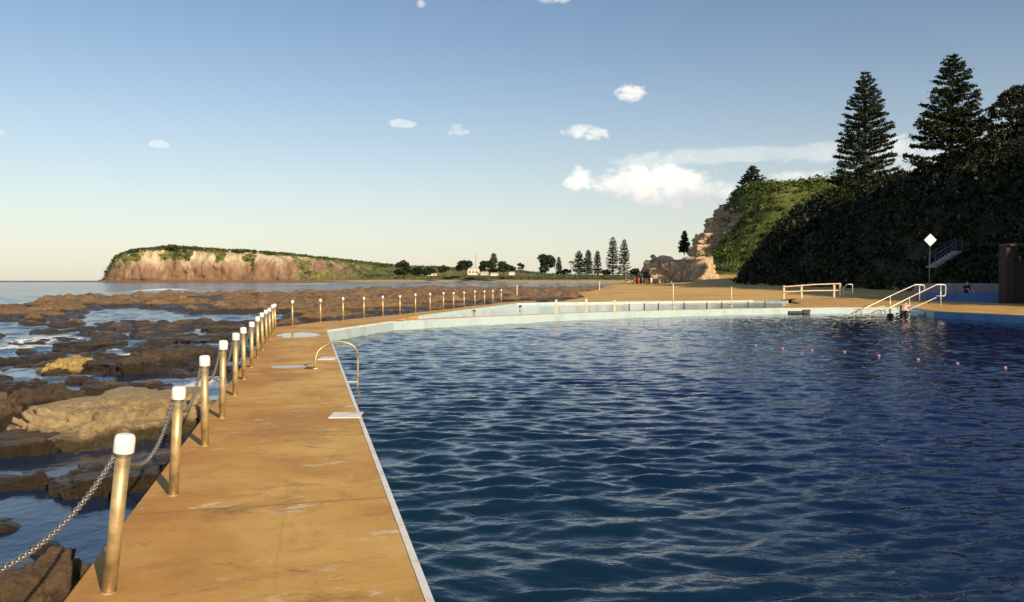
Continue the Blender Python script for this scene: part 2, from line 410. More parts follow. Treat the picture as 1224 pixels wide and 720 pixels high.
# painted walls of the pool (a skin on the concrete)
tag(struct(strip([C1,C2],-.03,-.004,-2.0,-.02).build('pool_wall',M['wallpaint'])),'pale painted pool wall at the far left corner')
tag(struct(strip(DIV+[NOTCH],-.03,-.004,-2.0,-.02).build('pool_wall',M['wallpaint'])),'long pale painted far wall of the main pool')
tag(struct(strip([NOTCH,CR],-.03,-.004,-2.0,-.02).build('pool_wall',M['wallpaint'])),'short pale pool wall behind the steps')
tag(struct(strip([CR,CR2,RB],-.03,-.004,-2.0,-.02).build('pool_wall',M['shadepaint'])),'side wall of the pool with its shade painted in as blue')
tag(struct(strip([Vector((wl(-12,XR),-12,0)),C1],-.03,-.004,-2.0,-.06).build('pool_wall',M['wallpaint'])),'pale pool wall under the walkway edge')
tag(struct(strip(WF,-.03,-.004,-.7,-.02).build('pool_wall',M['wallpaint'])),'pale inner wall of the wading pool')
# white painted coping line along the walkway
cp=[Vector((wl(y,XR),y,0)) for y in np.linspace(-12,C1.y,60)]
tag(struct(strip(cp,-.028,.018,-.09,.005).build('coping',M['coping'])),'thin white painted coping along the pool edge of the walkway')
tag(struct(strip([C1,C2],-.04,.05,-.06,.004).build('coping',M['coping'])),'white painted coping at the far pool corner')
def deckmark(p0,p1,w,name,label):
    a=Vector(p0); b2=Vector(p1); d=(b2-a).normalized(); nn=Vector((-d.y,d.x,0))*w/2; m_=MB(); c=(a+b2)/2
    m_.box((c.x,c.y,.006),((b2-a).length,w,.012),math.atan2(d.y,d.x)); o=m_.build(name,M['coping'],bevel=.003); return tag(o,label,'pool marker')
def edgex(y,o): return Vector((wl(y,XR)+o,y,0))
y=G(415,497).y; deckmark(edgex(y,-.36)+Vector((0,-.0,0)),edgex(y,.03)+Vector((0,.02,0)),.42,'edge_marker','larger white painted block on the walkway edge nearer the camera')
y=G(400,429).y; deckmark(edgex(y,-.40),edgex(y,-.03)+Vector((0,.02,0)),.6,'edge_marker','smaller white painted block on the walkway edge beside the grab rail')
mb=MB(); mb.prism([Vector(p)+Vector((0,0,0)) for p in POOL],-2.3,-2.25); tag(struct(mb.build('pool_floor',M['wallpaint'])),'pool floor under the water')

# ------------------------------------------------------------------ water
def waves(X,Y,r,n,l0,l1,spread,slope,main=PI/2,pw=0.0,warp=.35):
    Z=np.zeros_like(X); ls=np.exp(r.uniform(math.log(l0),math.log(l1),n))
    wx=X+warp*(fbm(X,Y,2,.35)-.5); wy=Y+warp*(fbm(X+50,Y+9,2,.35)-.5)*1.5
    for l in ls:
        k=2*PI/l; th=main+r.normal(0,spread); a=slope*math.sqrt(2.0/n)/k*(l/l1)**pw
        ph=k*(wx*math.cos(th)+wy*math.sin(th))+r.uniform(0,2*PI)
        Z+=a*(np.sin(ph)-.24*np.cos(2*ph)*1.0)
    return Z
r=np.random.default_rng(3)
az=np.tan(np.radians(np.linspace(-22,42,760))); ds=np.concatenate([[1.0,2.5],np.exp(np.linspace(math.log(4.0),math.log(75),760))])
Y,T=np.meshgrid(ds,az,indexing='ij'); X=T*Y
amp=(.5+.85*fbm(X,Y,3,.16))*(1-.42*ss(12,38,Y))
Z=-.40+amp*waves(X,Y,r,72,.17,.74,.36,.185,pw=.05)+.18*waves(X,Y,r,10,1.2,3.2,.5,.09)
POOLG=[Vector((p.x,p.y,0)) for p in POOL]
pin=sdf(X,Y,[(p.x,p.y) for p in POOLG])>-.28
M['pool']=m_water('pool_water',(.0010,.0042,.036),[(1,1.7,6,.012),(1,1.6,15,.0018)],.02,teal=(.003,.018,.036))
tag(struct(grid_mesh('pool_water',X,Y,Z,M['pool'],mask=pin)),'rippled dark blue pool water')
# pool water beyond what this view needs (kept so that it does not end in the open)
mb=MB(); pl=[p for p in POOL]
M['wade']=m_water('shallow_water',(.46,.56,.53),[(1,1.5,3,.006)],.12)
mb=MB(); mb.prism([G(486,381)+Vector((0,0,0))]+WF+WNEAR[::-1],-.15,-.145)
o=mb.build('wading_pool_water',M['wade']); tag(struct(o),'pale shallow water of the wading pool')

SEA=-.9
az=np.tan(np.radians(np.linspace(-58,58,620))); ds=np.concatenate([np.exp(np.linspace(math.log(1.2),math.log(260),560)),np.exp(np.linspace(math.log(270),math.log(30000),60))])
Y,T=np.meshgrid(ds,az,indexing='ij'); X=T*Y
dist=np.hypot(X,Y)
amp=.10+.9*ss(14,34,dist)
fade=1-ss(90,220,dist)
Z=SEA+fade*(amp*waves(X,Y,r,26,.9,4.5,.7,.10)+.08*amp*waves(X,Y,r,20,.25,.9,.8,.6))-dist*dist/(2*6.4e6)*0
# foam near where the swell meets the rocks
PXs=lambda px,py:G(px,py,SEA)
foam=np.zeros_like(X)
for (px,py,wx,wy,a) in ((228,462,22,11,.95),(214,470,16,9,1.0),(60,408,60,5,.6),(170,425,40,5,.55),(40,440,40,5,.6),(25,417,52,5,.8),(140,421,25,3,.55),(110,450,20,4,.6),(10,490,25,5,.6),(250,393,18,3,.5),(75,400,60,6,.38),(200,400,70,10,.35),(150,385,90,5,.3),(30,470,40,5,.6),(195,348.5,14,1.5,1.0),(375,340,20,1.1,.8),(70,344,50,1.2,.35),(636,338.3,5,.7,1.0),(480,339,20,.6,.6),(120,432,18,5,.7),(205,440,22,5,.6),(95,483,18,5,.5),(345,345,30,1.2,.45),(260,344,40,1,.4)):
    c=PXs(px,py); rx=wx*c.y/F; ryf=PXs(px,py+wy).y; ry=abs(c.y-ryf)
    foam=np.maximum(foam,a*np.exp(-(((X-c.x)/rx)**2+((Y-c.y)/ry)**2)))
Z=Z+.12*foam*ss(20,40,dist)+.5*foam*ss(100,150,dist)
M['sea']=m_water('sea_water',(.0035,.016,.045),[(1,1,1.6,.05),(1,1,6,.012)],.10,foam=True)
tag(struct(grid_mesh('sea',X,Y,Z,M['sea'],attrs={'foam':foam},mask=sdf(X,Y,[(wl(-12,XL)+.3,-12),(C1.x,C1.y+2.2),(C2.x,C2.y+4),(20,46),(60,46),(60,-12)])<0)),'choppy blue sea stretching to the horizon')

# ------------------------------------------------------------------ reef
def px_of(X,Y,z=SEA):
    f=Y*math.cos(TH)-(z-EYE)*math.sin(TH); u=Y*math.sin(TH)+(z-EYE)*math.cos(TH)
    return 612+F*X/f, 360-F*u/f
SH=[(-200,372),(0,368),(60,357.5),(100,352.5),(140,357),(170,354),(300,352),(360,351.5),(392,348.5),(430,345.3),(560,344.6),(700,345),(735,342),(790,346),(720,352),(690,362),(620,363),(560,372),(480,381),(400,389),(350,394),(334,396),(322,388),(318,376),(290,376),(215,377),(160,369),(110,377),(60,388),(20,390),(0,386),(-200,400)]
SHW=[(G(a,b2,SEA).x,G(a,b2,SEA).y) for a,b2 in SH]
az=np.tan(np.radians(np.linspace(-42,13,640))); ds=np.exp(np.linspace(math.log(17),math.log(265),520))
Y,T=np.meshgrid(ds,az,indexing='ij'); X=T*Y
pxx,pyy=px_of(X,Y)
s=sdf(X,Y,SHW); sn=s/np.maximum(Y*.035,1.2)+ (fbm(X,Y,4,.12)-.5)*2.2
base=ss(-.4,.9,sn)
patch=fbm(X*.8,Y*.8,5,.33); ter=np.floor(patch*9)/9*.55+patch*.45
h=-1.35+base*(.60+1.15*(ter-.35))+ (fbm(X,Y,5,.9)-.5)*.28*base
h=h+base*np.clip(fbm(X+40,Y,3,.5)-.60,0,1)*2.2
h=h+base*(np.floor(fbm(X,Y*.7,5,.42)*11)/11-.45)*.7+base*(fbm(X,Y,4,2.2)-.5)*.22
# scattered ledges in the channel nearer the walkway
chan=ss(.575,.65,fbm(X+11,Y*.8,5,.30))*ss(16,22,Y)*(1-ss(42,60,Y))*(pxx<330)
chan*=(ss(.45,.65,fbm(X+80,Y,3,.09))*.75+.25)*(1-.55*ss(24,33,Y))
h=np.maximum(h,-1.35+chan*(.62+.35*(fbm(X,Y,4,1.1)-.5)))
mid=ss(0,.6,1-np.abs(X-0)/1e3)
# keep it below the walkway structures
wd=sdf(X,Y,[(p.x,p.y) for p in polyb])
far=(px_of(X,Y)[0]>600)&(Y<90)
h=np.where(wd>-.6,np.minimum(h,-.9),h)
poolz=inpoly(X,Y,[(p.x,p.y) for p in [G(486,381)]+WF+WNEAR[::-1]+[DIV[1]]])|inpoly(X,Y,[(p.x,p.y) for p in POOL])
keep=(h>-1.25)&~poolz&(X<wl(Y,XL)-.0*X+1e3*(Y>C1.y))
tag(struct(grid_mesh('rock_shelf',X,Y,h,M['reef'],mask=keep)),'brown tidal rock shelf spreading behind the chained posts')
# low reef on the horizon at the left
az=np.linspace(-260,125,220); Yc=np.linspace(840,870,6)
PXg,Yg=np.meshgrid(az,Yc); Xg=(PXg-612)/F*Yg; Zg=-1.2+1.9*np.sin(np.linspace(0,PI,6))[:,None]*(.5+.6*fbm(Xg,Yg,3,.03))
tag(struct(grid_mesh('low_reef',Xg,Yg,Zg,M['reef'])),'thin dark line of reef on the horizon left of the headland')

def rock_mesh(name,c,size,seed,m,flat=.55,rz=0,sub=5,rough=1.0,label=None,cat='rock',group=None):
    bm=bmesh.new(); bmesh.ops.create_icosphere(bm,subdivisions=sub,radius=1)
    o=Vector((seed*7.31,seed*3.17,seed*1.77))
    sx,sy,sz=size
    for v in bm.verts:
        p=v.co.copy()
        k=1/ (abs(p.x)**3+abs(p.y)**3+abs(p.z)**3)**(1/3)       # squarer than a ball
        p=p*(.45+.55*k)
        d=noise.fractal(p*1.1+o,1.0,2.0,4)*.28+ noise.fractal(p*3.2+o,.8,2.1,5)*.13*rough+noise.fractal(p*11+o,.7,2.1,3)*.035*rough
        c2_=noise.voronoi(p*4.5+o)[0]; d-=max(0,.16-(c2_[1]-c2_[0]))*.35*rough
        cell=noise.voronoi(p*1.7+o)[0]; d+=(cell[1]-cell[0])*.16*rough-.05
        p=p*(1+d)
        if p.z>flat: p.z=flat+(p.z-flat)*.22+noise.noise(p*2.3+o)*.05
        st=math.floor(p.z*5+noise.noise(p+o)*1.5)/5; p.z=p.z*.7+st*.3
        v.co=Vector((p.x*sx/2,p.y*sy/2,p.z*sz))
    M_=Matrix.Rotation(rz,4,'Z')
    for v in bm.verts: v.co=M_@v.co
    me=bpy.data.meshes.new(name); bm.to_mesh(me); bm.free()
    ob=link(name,me,m,None,True); ob.location=c
    if label: tag(ob,label,cat,group)
    return ob
def rock(l,r_,yf,yb,h,m,seed,label,flat=.6,sub=5):
    zf=G(0,yf,SEA).y; zb=G(0,yb,SEA+h).y; yc=(zf+zb)/2; w=(r_-l)*yc/F; d=max(zb-zf,w*.35)
    x=((l+r_)/2-612)/F*yc
    sz=(h+.3)/(flat+.03)
    rock_mesh('rock',(x,yc,SEA-.3),(w*1.02,d,sz),seed,m,flat,0,sub,1,label,'rock','rocks in the shallow water left of the walkway')
R=[(-70,92,790,640,.40,'rock_brown','dark brown rock in the bottom left corner under the near chain'),
 (-40,68,588,566,.10,'rock_brown','small thin slab of rock by the left edge in calm water'),
 (68,205,600,538,.20,'rock_brown','low olive brown slab behind the nearest chained post'),
 (52,240,540,458,.48,'rock_tan','biggest flat topped pale sandstone boulder left of the walkway'),
 (16,104,500,448,.55,'rock_dark','jagged blackish rock left of the big pale boulder'),
 (-50,16,520,474,.50,'rock_brown','brown rock at the left edge beside the blackish rock'),
 (54,116,450,423,.42,'rock_yellow','golden yellow boulder out in the water'),
 (104,168,449,427,.30,'rock_dark','dark low rock just right of the golden boulder'),
 (156,240,447,413,.42,'rock_dark','flat rock with brown top and dark side near the fourth post'),
 (66,142,422,406,.28,'rock_dark','long thin black rock out in the foam'),
 (-60,50,476,452,.25,'rock_dark','low dark rock near the left edge in choppy water'),
 (200,266,414,398,.22,'rock_brown','low brown ledge beside the middle chained posts'),
 (-40,82,548,512,.22,'rock_brown','wide low ledge in front of the blackish rock'),
 (158,214,584,560,.14,'rock_dark','dark stone against the walkway by the second post'),
 (88,132,580,560,.16,'rock_brown','small round stone on the edge of the calm pool'),
 (150,200,472,456,.20,'rock_brown','brown stone behind the big pale boulder'),
 (96,150,476,458,.22,'rock_brown','stone between the golden boulder and the big pale one'),
 (222,258,440,428,.20,'rock_dark','dark stone by the walkway wall near the fifth post'),
 (0,52,436,426,.18,'rock_dark','small dark rock far left of the golden boulder'),
 (236,290,398,388,.25,'rock_brown','flat brown rock in the channel behind the posts')]
for i,(l,r_,yf,yb,h_,mm,lab) in enumerate(R): rock(l,r_,yf,yb,h_*(1.15 if i in (0,3,4) else 1),M[mm],i+1.37,lab,flat={0:.95,3:.8,4:1.1,6:.9}.get(i,.6),sub=6 if i<9 else 5)
# loose rubble under water line and along the wall: too many to count
mb=MB(); rr=random.Random(5)
def blob(mb,c,s,rr):
    bm=bmesh.new(); bmesh.ops.create_icosphere(bm,subdivisions=2,radius=1)
    o=Vector((rr.uniform(0,99),)*3)
    vs=[]; 
    for v in bm.verts:
        p=v.co*(1+.45*noise.noise(v.co*1.3+o)); vs.append((c[0]+p.x*s[0],c[1]+p.y*s[1],c[2]+p.z*s[2]))
    mb.add(vs,[tuple(v.index for v in f.verts) for f in bm.faces]); bm.free()
for i in range(1100):
    y=4+rr.random()**.8*44; x=wl(y,XL)-.15-abs(rr.gauss(0,1))*y*.17-.05
    s=rr.uniform(.05,.2)*(.6+y*.045)
    if noise.noise(Vector((x*.3,y*.3,2)))>-.05: blob(mb,(x,y,SEA-rr.uniform(0,.08)),(s*1.4,s*1.2,s*.7),rr)
tag(mb.build('shore_rubble',M['rock_brown'],smooth=True),'scattered small brown stones in the shallows',None,None,'stuff')

# ------------------------------------------------------------------ land: sand and bluff
BL=[(41,-80),(41,0),(42,50),(45,66),(47,84),(46.5,115),(44,155),(49,170),(72,181),(92,190),(74,202),(57,212),(50,222),(50,238),(58,256),(80,285),(230,320),(230,-80)]
def land_h(X,Y):
    d=sdf(X,Y,BL)+ (fbm(X,Y,4,.07)-.5)*5
    tip=ss(205,214,Y)*(1-ss(60,76,X+ (Y-215)*.2))
    w=17+7*tip+7*ss(105,150,Y)*(1-ss(172,185,Y))
    top=18.2+ss(110,160,Y)*2.2+ss(185,215,Y)*4.5
    top=top+ (fbm(X,Y,3,.03)-.5)*2.2 - 1.4*(1-ss(-10,60,Y))-1.7*ss(50,80,Y)*(1-ss(165,185,Y))
    t=np.clip(d/w,0,1); prof=1-(1-t)**(1.7-.45*tip)
    led=np.floor(prof*6+ (fbm(X,Y,3,.1)-.5))/6
    prof=np.where(d>0,prof*(1-tip*.45)+np.clip(led,0,1)*tip*.45,0)
    xs=4+(Y-58)*.165
    sand=-.07+.75*ss(70,200,Y)+ .5*ss(-14,0,d)*ss(66,90,Y)+.05*(fbm(X,Y,4,.25)-.5)
    grassbank=2.4*ss(-22,0,d)*ss(150,200,Y)
    left=ss(-9,2,X-xs+(fbm(X,Y,3,.08)-.5)*8)
    sand=-1.5+(sand+grassbank+1.5)*left
    h=sand+prof*top+ (fbm(X,Y,5,.22)-.5)*2.4*ss(1,8,d)
    h=h+.018*np.clip(d-17,0,60)*ss(0,1,d-17)
    return h,d,tip,left
xs_=np.concatenate([np.arange(-14,110,.8),np.arange(110,232,6)]); ys_=np.concatenate([np.arange(-82,46,2.0),np.arange(46,300,.9)])
Y,X=np.meshgrid(ys_,xs_,indexing='ij')
h,d,tip,left=land_h(X,Y)
zone=[(p.x,p.y) for p in [G(486,381)]+WF+[G(955,357.2),G(1000,356.8),G(1060,357.6),G(1110,359.2),G(1165,361),G(1224,364.8)]]+[(RB.x+10,RB.y),(RB.x+10,-90),(-14,-90),(-14,30)]
near=sdf(X,Y,zone)>-.5
h=np.where(near,-2.4,h)
h=np.where((Y<75)&(X<30)&(sdf(X,Y,zone)>-2.2)&~near,np.minimum(h,-.07),h)
veg=np.maximum(ss(-2,2,d)*1.0, ss(-12,-2,d)*ss(160,195,Y)*.75)
rockm=ss(222,229,Y+(X-50)*.25)*(X<84)*ss(0,1.5,d)*(1-ss(11,16,d))*1.0
vis=(h>-1.45)&~((Y<66)&(X<RB.x-2))
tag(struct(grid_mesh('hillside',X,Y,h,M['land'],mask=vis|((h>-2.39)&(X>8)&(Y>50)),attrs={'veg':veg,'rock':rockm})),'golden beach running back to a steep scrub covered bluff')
def H(x,y): return float(land_h(np.array([[x]]),np.array([[y]]))[0][0,0])
# scrub covering the slopes
def scrub(n,xr,yr,dmin,dmax,size,leaves,leafsize,seed,cond=None,flat=.2,hs=.7):
    r=np.random.default_rng(seed); x=r.uniform(*xr,n); y=r.uniform(*yr,n)
    hh,dd,tt,_=land_h(x[None],y[None]); hh,dd,tt=hh[0],dd[0],tt[0]
    k=(dd>dmin)&(dd<dmax)
    if cond is not None: k&=cond(x,y,dd,tt)
    x,y,hh=x[k],y[k],hh[k]; m_=len(x); s=np.exp(r.normal(-.1,.42,m_))*size
    dirs=r.normal(size=(m_,leaves,3)); dirs/=np.linalg.norm(dirs,axis=2)[...,None]
    rad=r.uniform(.45,1,(m_,leaves,1))**.6
    c=np.stack([x,y,hh],1)[:,None,:]+dirs*rad*s[:,None,None]*np.array([1,1,hs])+np.array([0,0,.25])*s[:,None,None]
    ls=np.repeat(leafsize*np.exp(r.normal(0,.35,m_)),leaves); return leaf_quads(c.reshape(-1,3),ls,flat,r,.7)
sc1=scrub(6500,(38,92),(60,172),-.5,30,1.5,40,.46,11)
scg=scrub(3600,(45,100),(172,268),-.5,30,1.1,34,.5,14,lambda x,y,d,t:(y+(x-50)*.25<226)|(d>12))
tag(quads_mesh('sunny_slope_scrub',scg,M['sunlitbush']),'bushes on the far slope of the bluff with sunlight painted in as bright green',None,None,'stuff')
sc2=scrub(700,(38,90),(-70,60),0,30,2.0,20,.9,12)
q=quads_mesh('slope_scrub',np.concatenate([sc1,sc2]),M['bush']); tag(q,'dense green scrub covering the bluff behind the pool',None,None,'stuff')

# cliff blocks at the tip
def cliffrock(px,py,Y,w,h_,d_,seed,label,m='cliffrock',flat=.55,sub=5,rz=0.2):
    c=P(px,py,Y); rock_mesh('rock_outcrop',(c.x,c.y,c.z),(w,d_,h_),seed,M[m],flat,rz,sub,1.3,label,'rock outcrop','weathered sandstone outcrops at the tip of the bluff')
cliffrock(812,337,204,17.5,9.6,12,3.1,'large pale rounded rock outcrop standing on the beach below the bluff',flat=.62,sub=6)
cliffrock(783,340,203,9,5.0,7,8.2,'dark low rock at the left foot of the pale beach outcrop',m='rock_dark')
cliffrock(845,303,232,10,4.2,9,5.5,'lowest jutting sandstone ledge at the tip of the bluff')
cliffrock(853,289,235,11,4.4,9,6.3,'middle jutting sandstone ledge at the tip of the bluff')
cliffrock(866,272,238,12,4.6,9,9.7,'upper overhanging sandstone ledge of the bluff')
cliffrock(880,255,241,12,4.2,9,4.4,'topmost weathered sandstone ledge of the bluff')

# ------------------------------------------------------------------ trees
def norfolk(name,base,height,radius,seed,label,group,det=1.0,m='pine',bare=.04,lean=0,top_open=.0,pw=.66):
    r=np.random.default_rng(seed)
    root=empty(name,base,label,'tree',group)
    mb=MB(); mb.tube([(0,0,-.8),(0,0,height*.3),(lean*.5,0,height*.7),(lean,0,height)],[height*.022,height*.016,height*.009,.02],8)
    cs=[]; sz=[]
    z=height*bare; 
    while z<height*.99:
        t=z/height; L=radius*((1-t)**pw)*(1.0 if t>.12 else .8+t*1.6)
        nb=int(r.integers(6,9)); a0=r.uniform(0,2*PI)
        for k in range(nb):
            a=a0+2*PI*k/nb+r.normal(0,.12); Lk=max(.25,L*r.uniform(.72,1.1)); zz=z+r.normal(0,.12)*height*.02
            if r.uniform()<.06+top_open: continue
            rise=r.uniform(.02,.14)-.05*(1-t)
            pts=[]
            for u in (0,.35,.7,1): pts.append((Lk*u*math.cos(a)+lean*t,Lk*u*math.sin(a),zz+Lk*(rise*u+.10*u*u*(1 if t>.3 else .3))-.05*Lk*math.sin(PI*u)))
            mb.tube(pts,[max(.012,Lk*.016),max(.01,Lk*.011),.012,.006],4,False)
            nt_=max(3,int(Lk*5.2*det))
            u=np.sqrt(r.uniform(.01,1,nt_)); 
            pp=np.array([[np.interp(q_,(0,.35,.7,1),[p_[i] for p_ in pts]) for i in range(3)] for q_ in u])
            side=r.normal(0,.11,nt_)*Lk*(1.0-.35*u)
            pp[:,0]+=-math.sin(a)*side; pp[:,1]+=math.cos(a)*side; pp[:,2]+=r.normal(.04,.05,nt_)*min(1.2,Lk*.5)
            for q_ in range(7 if det>.65 else 6):
                j=r.normal(0,.10+.02*Lk,(nt_,3))*np.array([1,1,.6]); cs.append(pp+j); sz.append(np.full(nt_,.34+.035*Lk))
        z+=height*r.uniform(.030,.044)*(1.15-.45*t)
    mb.build('trunk',M['bark'],root)
    cs=np.concatenate(cs); sz=np.concatenate(sz)
    quads_mesh('crown',leaf_quads(cs,sz/ (det**.4),.45,r,.55),M[m],root)
    return root
def at_top(px,py,Y): c=P(px,py,Y); return c
gp='tall conifers along the top of the bluff'
c=P(1033,221,158); hz=(221-84)/F*158
norfolk('norfolk_pine',(c.x,c.y,c.z-1.5),hz+1.5,7.6,21,'tall dense conical pine standing alone on the bluff edge',gp,1.75,bare=.02)
c=P(1137,204,117); hz=(204-64)/F*117
norfolk('norfolk_pine',(c.x,c.y,c.z-2.2),hz+2.2,7.0,22,'tallest pine on the bluff with an open pointed crown',gp,1.5,bare=.04,top_open=.07)
c=P(899,240,236); hz=(240-198)/F*236
norfolk('norfolk_pine',(c.x,c.y,c.z-.4),hz+.4,6.0,23,'small wide pine on top of the rocky bluff tip',gp,.7,top_open=.18)
c=P(818,300,245); hz=(300-276)/F*245
norfolk('norfolk_pine',(c.x,c.y,c.z-.6),hz+.6,2.2,24,'small thin pine behind the pale beach outcrop',gp,.7,top_open=.1)

def broad(name,base,blobs,seed,label,group,m='brownleaf',leaf=.4,trunk=.22,dens=60,cat='tree'):
    """blobs: (dx,dy,dz,r) crown clumps relative to the base"""
    r=np.random.default_rng(seed); root=empty(name,base,label,cat,group)
    mb=MB(); cs=[]
    zt=max(b_[2] for b_ in blobs)
    fork=Vector((r.normal(0,.2),r.normal(0,.2),zt*.28)); mb.tube([(0,0,-.8),fork*.5,fork],[trunk,trunk*.8,trunk*.7],7)
    for (x,y,z,rad) in blobs:
        e=Vector((x,y,z)); mdl=fork.lerp(e,.5)+Vector((r.normal(0,.3),r.normal(0,.3),-.2))
        mb.tube([fork,mdl,e],[trunk*.5,trunk*.3,.03],5,False)
        for _ in range(5):
            q_=e+Vector(r.normal(0,.6,3))*rad; mb.tube([mdl.lerp(e,.6),e.lerp(q_,.5),q_],[trunk*.16,trunk*.1,.015],4,False)
        n_=int(dens*rad*rad); dirs=r.normal(size=(n_,3)); dirs/=np.linalg.norm(dirs,axis=1)[:,None]
        sub=np.array(e)+dirs*(r.uniform(.3,1,(n_,1))**.5)*rad*np.array([1,1,.75])
        # small tufts
        for _ in range(5): cs.append(sub+r.normal(0,.16*max(.6,rad*.35),(n_,3)))
    mb.build('trunk',M['bark'],root)
    quads_mesh('crown',leaf_quads(np.concatenate(cs),leaf,.25,r,.6),M[m],root); return root
c=P(1207,200,101)
bl=[(r_[0],r_[1],r_[2],r_[3]) for r_ in ((-2.6,0,5.2,1.2),(-3.0,.5,7.4,1.2),(-1.6,-.4,9.0,1.5),(0,0,10.6,1.5),(1.6,.5,11.4,1.5),(2.6,0,9.4,1.7),(.6,-.8,8.2,1.6),(-.8,.6,6.6,1.5),(2.0,0,6.6,1.7),(3.6,0,7.8,1.6),(4.2,0,10.2,1.7),(3.4,.8,4.6,1.5))]
broad('banksia_tree',(c.x,c.y,c.z-2),bl+[(-2.2,0,3.4,1.7),(0,.4,3.6,1.8),(2.2,.2,4.0,1.8),(4.6,0,6.0,2.0),(1.0,.4,5.2,1.8),(3.2,0,12.2,1.4)],31,'spreading dark brownish tree at the right edge above the bluff',None,dens=105,leaf=.34)
for i,(px,py,Y,bb,lab,mm) in enumerate(((1166,203,110,((0,0,2.4,1.3),(-1.6,0,3.2,1.2),(1.4,0,3.6,1.2),(.2,0,4.8,1.1)),'twiggy brown shrub below the tallest pine','brownleaf'),
     (1118,205,118,((0,0,1.4,1.4),(-2,0,1.6,1.1),(1.8,0,2.2,1.3)),'olive shrub on the bluff edge left of the twiggy one','brownleaf'),
     (1190,207,100,((0,0,2.2,1.5),(-1.8,0,1.6,1.2),(1.6,0,2.6,1.4)),'bushy shrub under the tree at the right edge','brownleaf'),
     (1077,209,140,((0,0,1.6,1.2),(1.4,0,1.2,1.1)),'low dark shrub between the two tall pines','pine'))):
    c=P(px,py,Y); broad('shrub',(c.x,c.y,c.z-1.6),bb,40+i,lab,'shrubs along the top of the bluff',m=mm,trunk=.12,dens=60,cat='shrub')

# ------------------------------------------------------------------ far shore
def shoreD(px): return np.interp(px,[100,450,600,700,860,1100],[850,850,760,640,560,540])
tp=[(-60,336),(118,335.2),(124,333),(131,320),(139,307),(160,300),(205,296),(240,298),(300,301),(350,304),(420,310),(470,315),(520,317),(560,319),(620,322),(650,326),(720,327.5),(780,328),(860,329),(1100,329)]
px1=np.linspace(117,1000,760); prof=[(0,0,-1.4),(4,0,-.5),(30,0.0,1.5),(40,.03,1.5),(1,1,1)]
topz=(HOR-np.interp(px1,[a for a,_ in tp],[b_ for _,b_ in tp]))/F*(shoreD(px1)+60)+EYE
hw=np.interp(px1,[117,330,450,600,900],[22,30,120,150,120])
rows=np.concatenate([np.linspace(0,.2,7),np.linspace(.22,1,40),np.linspace(1.05,2.2,14)])
Rr,PXg=np.meshgrid(rows,px1,indexing='ij')
D0=shoreD(PXg); TZ=np.broadcast_to(topz,Rr.shape); HW=np.broadcast_to(hw,Rr.shape)
beach=np.interp(PXg,[117,400,460,900],[12,14,40,60])
Dd=D0+np.where(Rr<.2,Rr/.2*beach,beach+(Rr-.2)/.8*HW)
nz=fbm(PXg*.06*3,Rr*6,5,1.0)-.5; nz2=fbm(PXg*.12,Rr*2,4,1.0)-.5
Dd=Dd+ np.where(Rr>.2,nz*8*(PXg<420)+(fbm(PXg*.03,Rr*2,4,1.0)-.5)*26*(PXg<420),0)
Dd=np.where(PXg<140,Dd+(140-PXg)*1.0,Dd)
tt=np.clip((Rr-.2)/.8,0,1)
cl=1-ss(330,430,PXg)
pf=cl*(1-(1-tt)**1.5)+(1-cl)*(tt**.9)
bz=-1.2+2.8*np.clip(Rr/.2,0,1)
Zg=np.where(Rr<=.2,bz,1.6+(TZ-1.6)*pf)+ np.where(Rr>.2,nz2*np.clip(TZ*.10,0,3)*np.sin(PI*np.clip(tt,0,1)),0)-np.clip(Rr-1,0,2)*3
Zg=np.where(TZ<1.6,np.minimum(Zg,TZ),Zg)
Xg=(PXg-612)/F*Dd
green=np.maximum(ss(.84,.99,pf+nz2*.35),ss(350,450,PXg+nz*200))
green=np.maximum(green,ss(165,120,PXg+nz*60) if False else (1-ss(135,175,PXg+nz*70))*ss(.35,.6,pf))
green=np.maximum(green,ss(.60,.68,fbm(PXg*.05,Rr*3,4,1.0)+.10*ss(.3,.8,pf))*.9)
green=np.where(Rr<.19,0,green)
m,nt,b=mat('headland_rock_and_grass'); n=N(nt); p=n.pos(); s=n.sep(p)
v=n.noise(n.mapping(p,scale=(1,1,.35)),.05,7,.68,.8); st=n.noise(n.mapping(p,scale=(.05,.05,1)),.25,5,.6)
gully=n.noise(n.mapping(p,scale=(1,.4,.12),rot=(0,.35,0)),.14,6,.7,.5)
hgt=n.math('ADD',n.math('MULTIPLY',s[2],1/34),n.math('MULTIPLY',n.math('SUBTRACT',v,.5),1.3))
rc=n.ramp(hgt,[(.05,(.21,.125,.07)),(.40,(.25,.15,.09)),(.60,(.34,.235,.145)),(.82,(.54,.45,.30))])
rc=n.mix(n.math('MULTIPLY',n.range(gully,.46,.62),.55),rc,(.17,.095,.055))
rc=n.mix(n.math('MULTIPLY',n.range(gully,.30,.42,1,0),.35),rc,(.55,.46,.32))
gg=n.ramp(n.noise(p,.06,6,.7),[(.35,(.05,.06,.016)),(.5,(.13,.135,.035)),(.65,(.21,.20,.055))])
at=n('ShaderNodeAttribute',attribute_name='green').outputs['Fac']; sd=n('ShaderNodeAttribute',attribute_name='sand').outputs['Fac']
c=n.mix(n.range(n.math('ADD',at,n.math('MULTIPLY',n.math('SUBTRACT',n.noise(p,.09,5,.7),.5),.7)),.4,.6),rc,gg)
c=n.mix(sd,c,(.50,.34,.17)); n.link(c,b.inputs['Base Color']); b.inputs['Roughness'].default_value=.95
n.link(n.bump(n.math('ADD',gully,v),.8,4),b.inputs['Normal']); M['headland']=m
tag(struct(grid_mesh('headland',Xg,Dd,Zg,M['headland'],attrs={'green':green,'sand':(Rr<.19)*1.0*ss(380,450,PXg)})),'long headland with a pale pink cliff and green top across the bay')
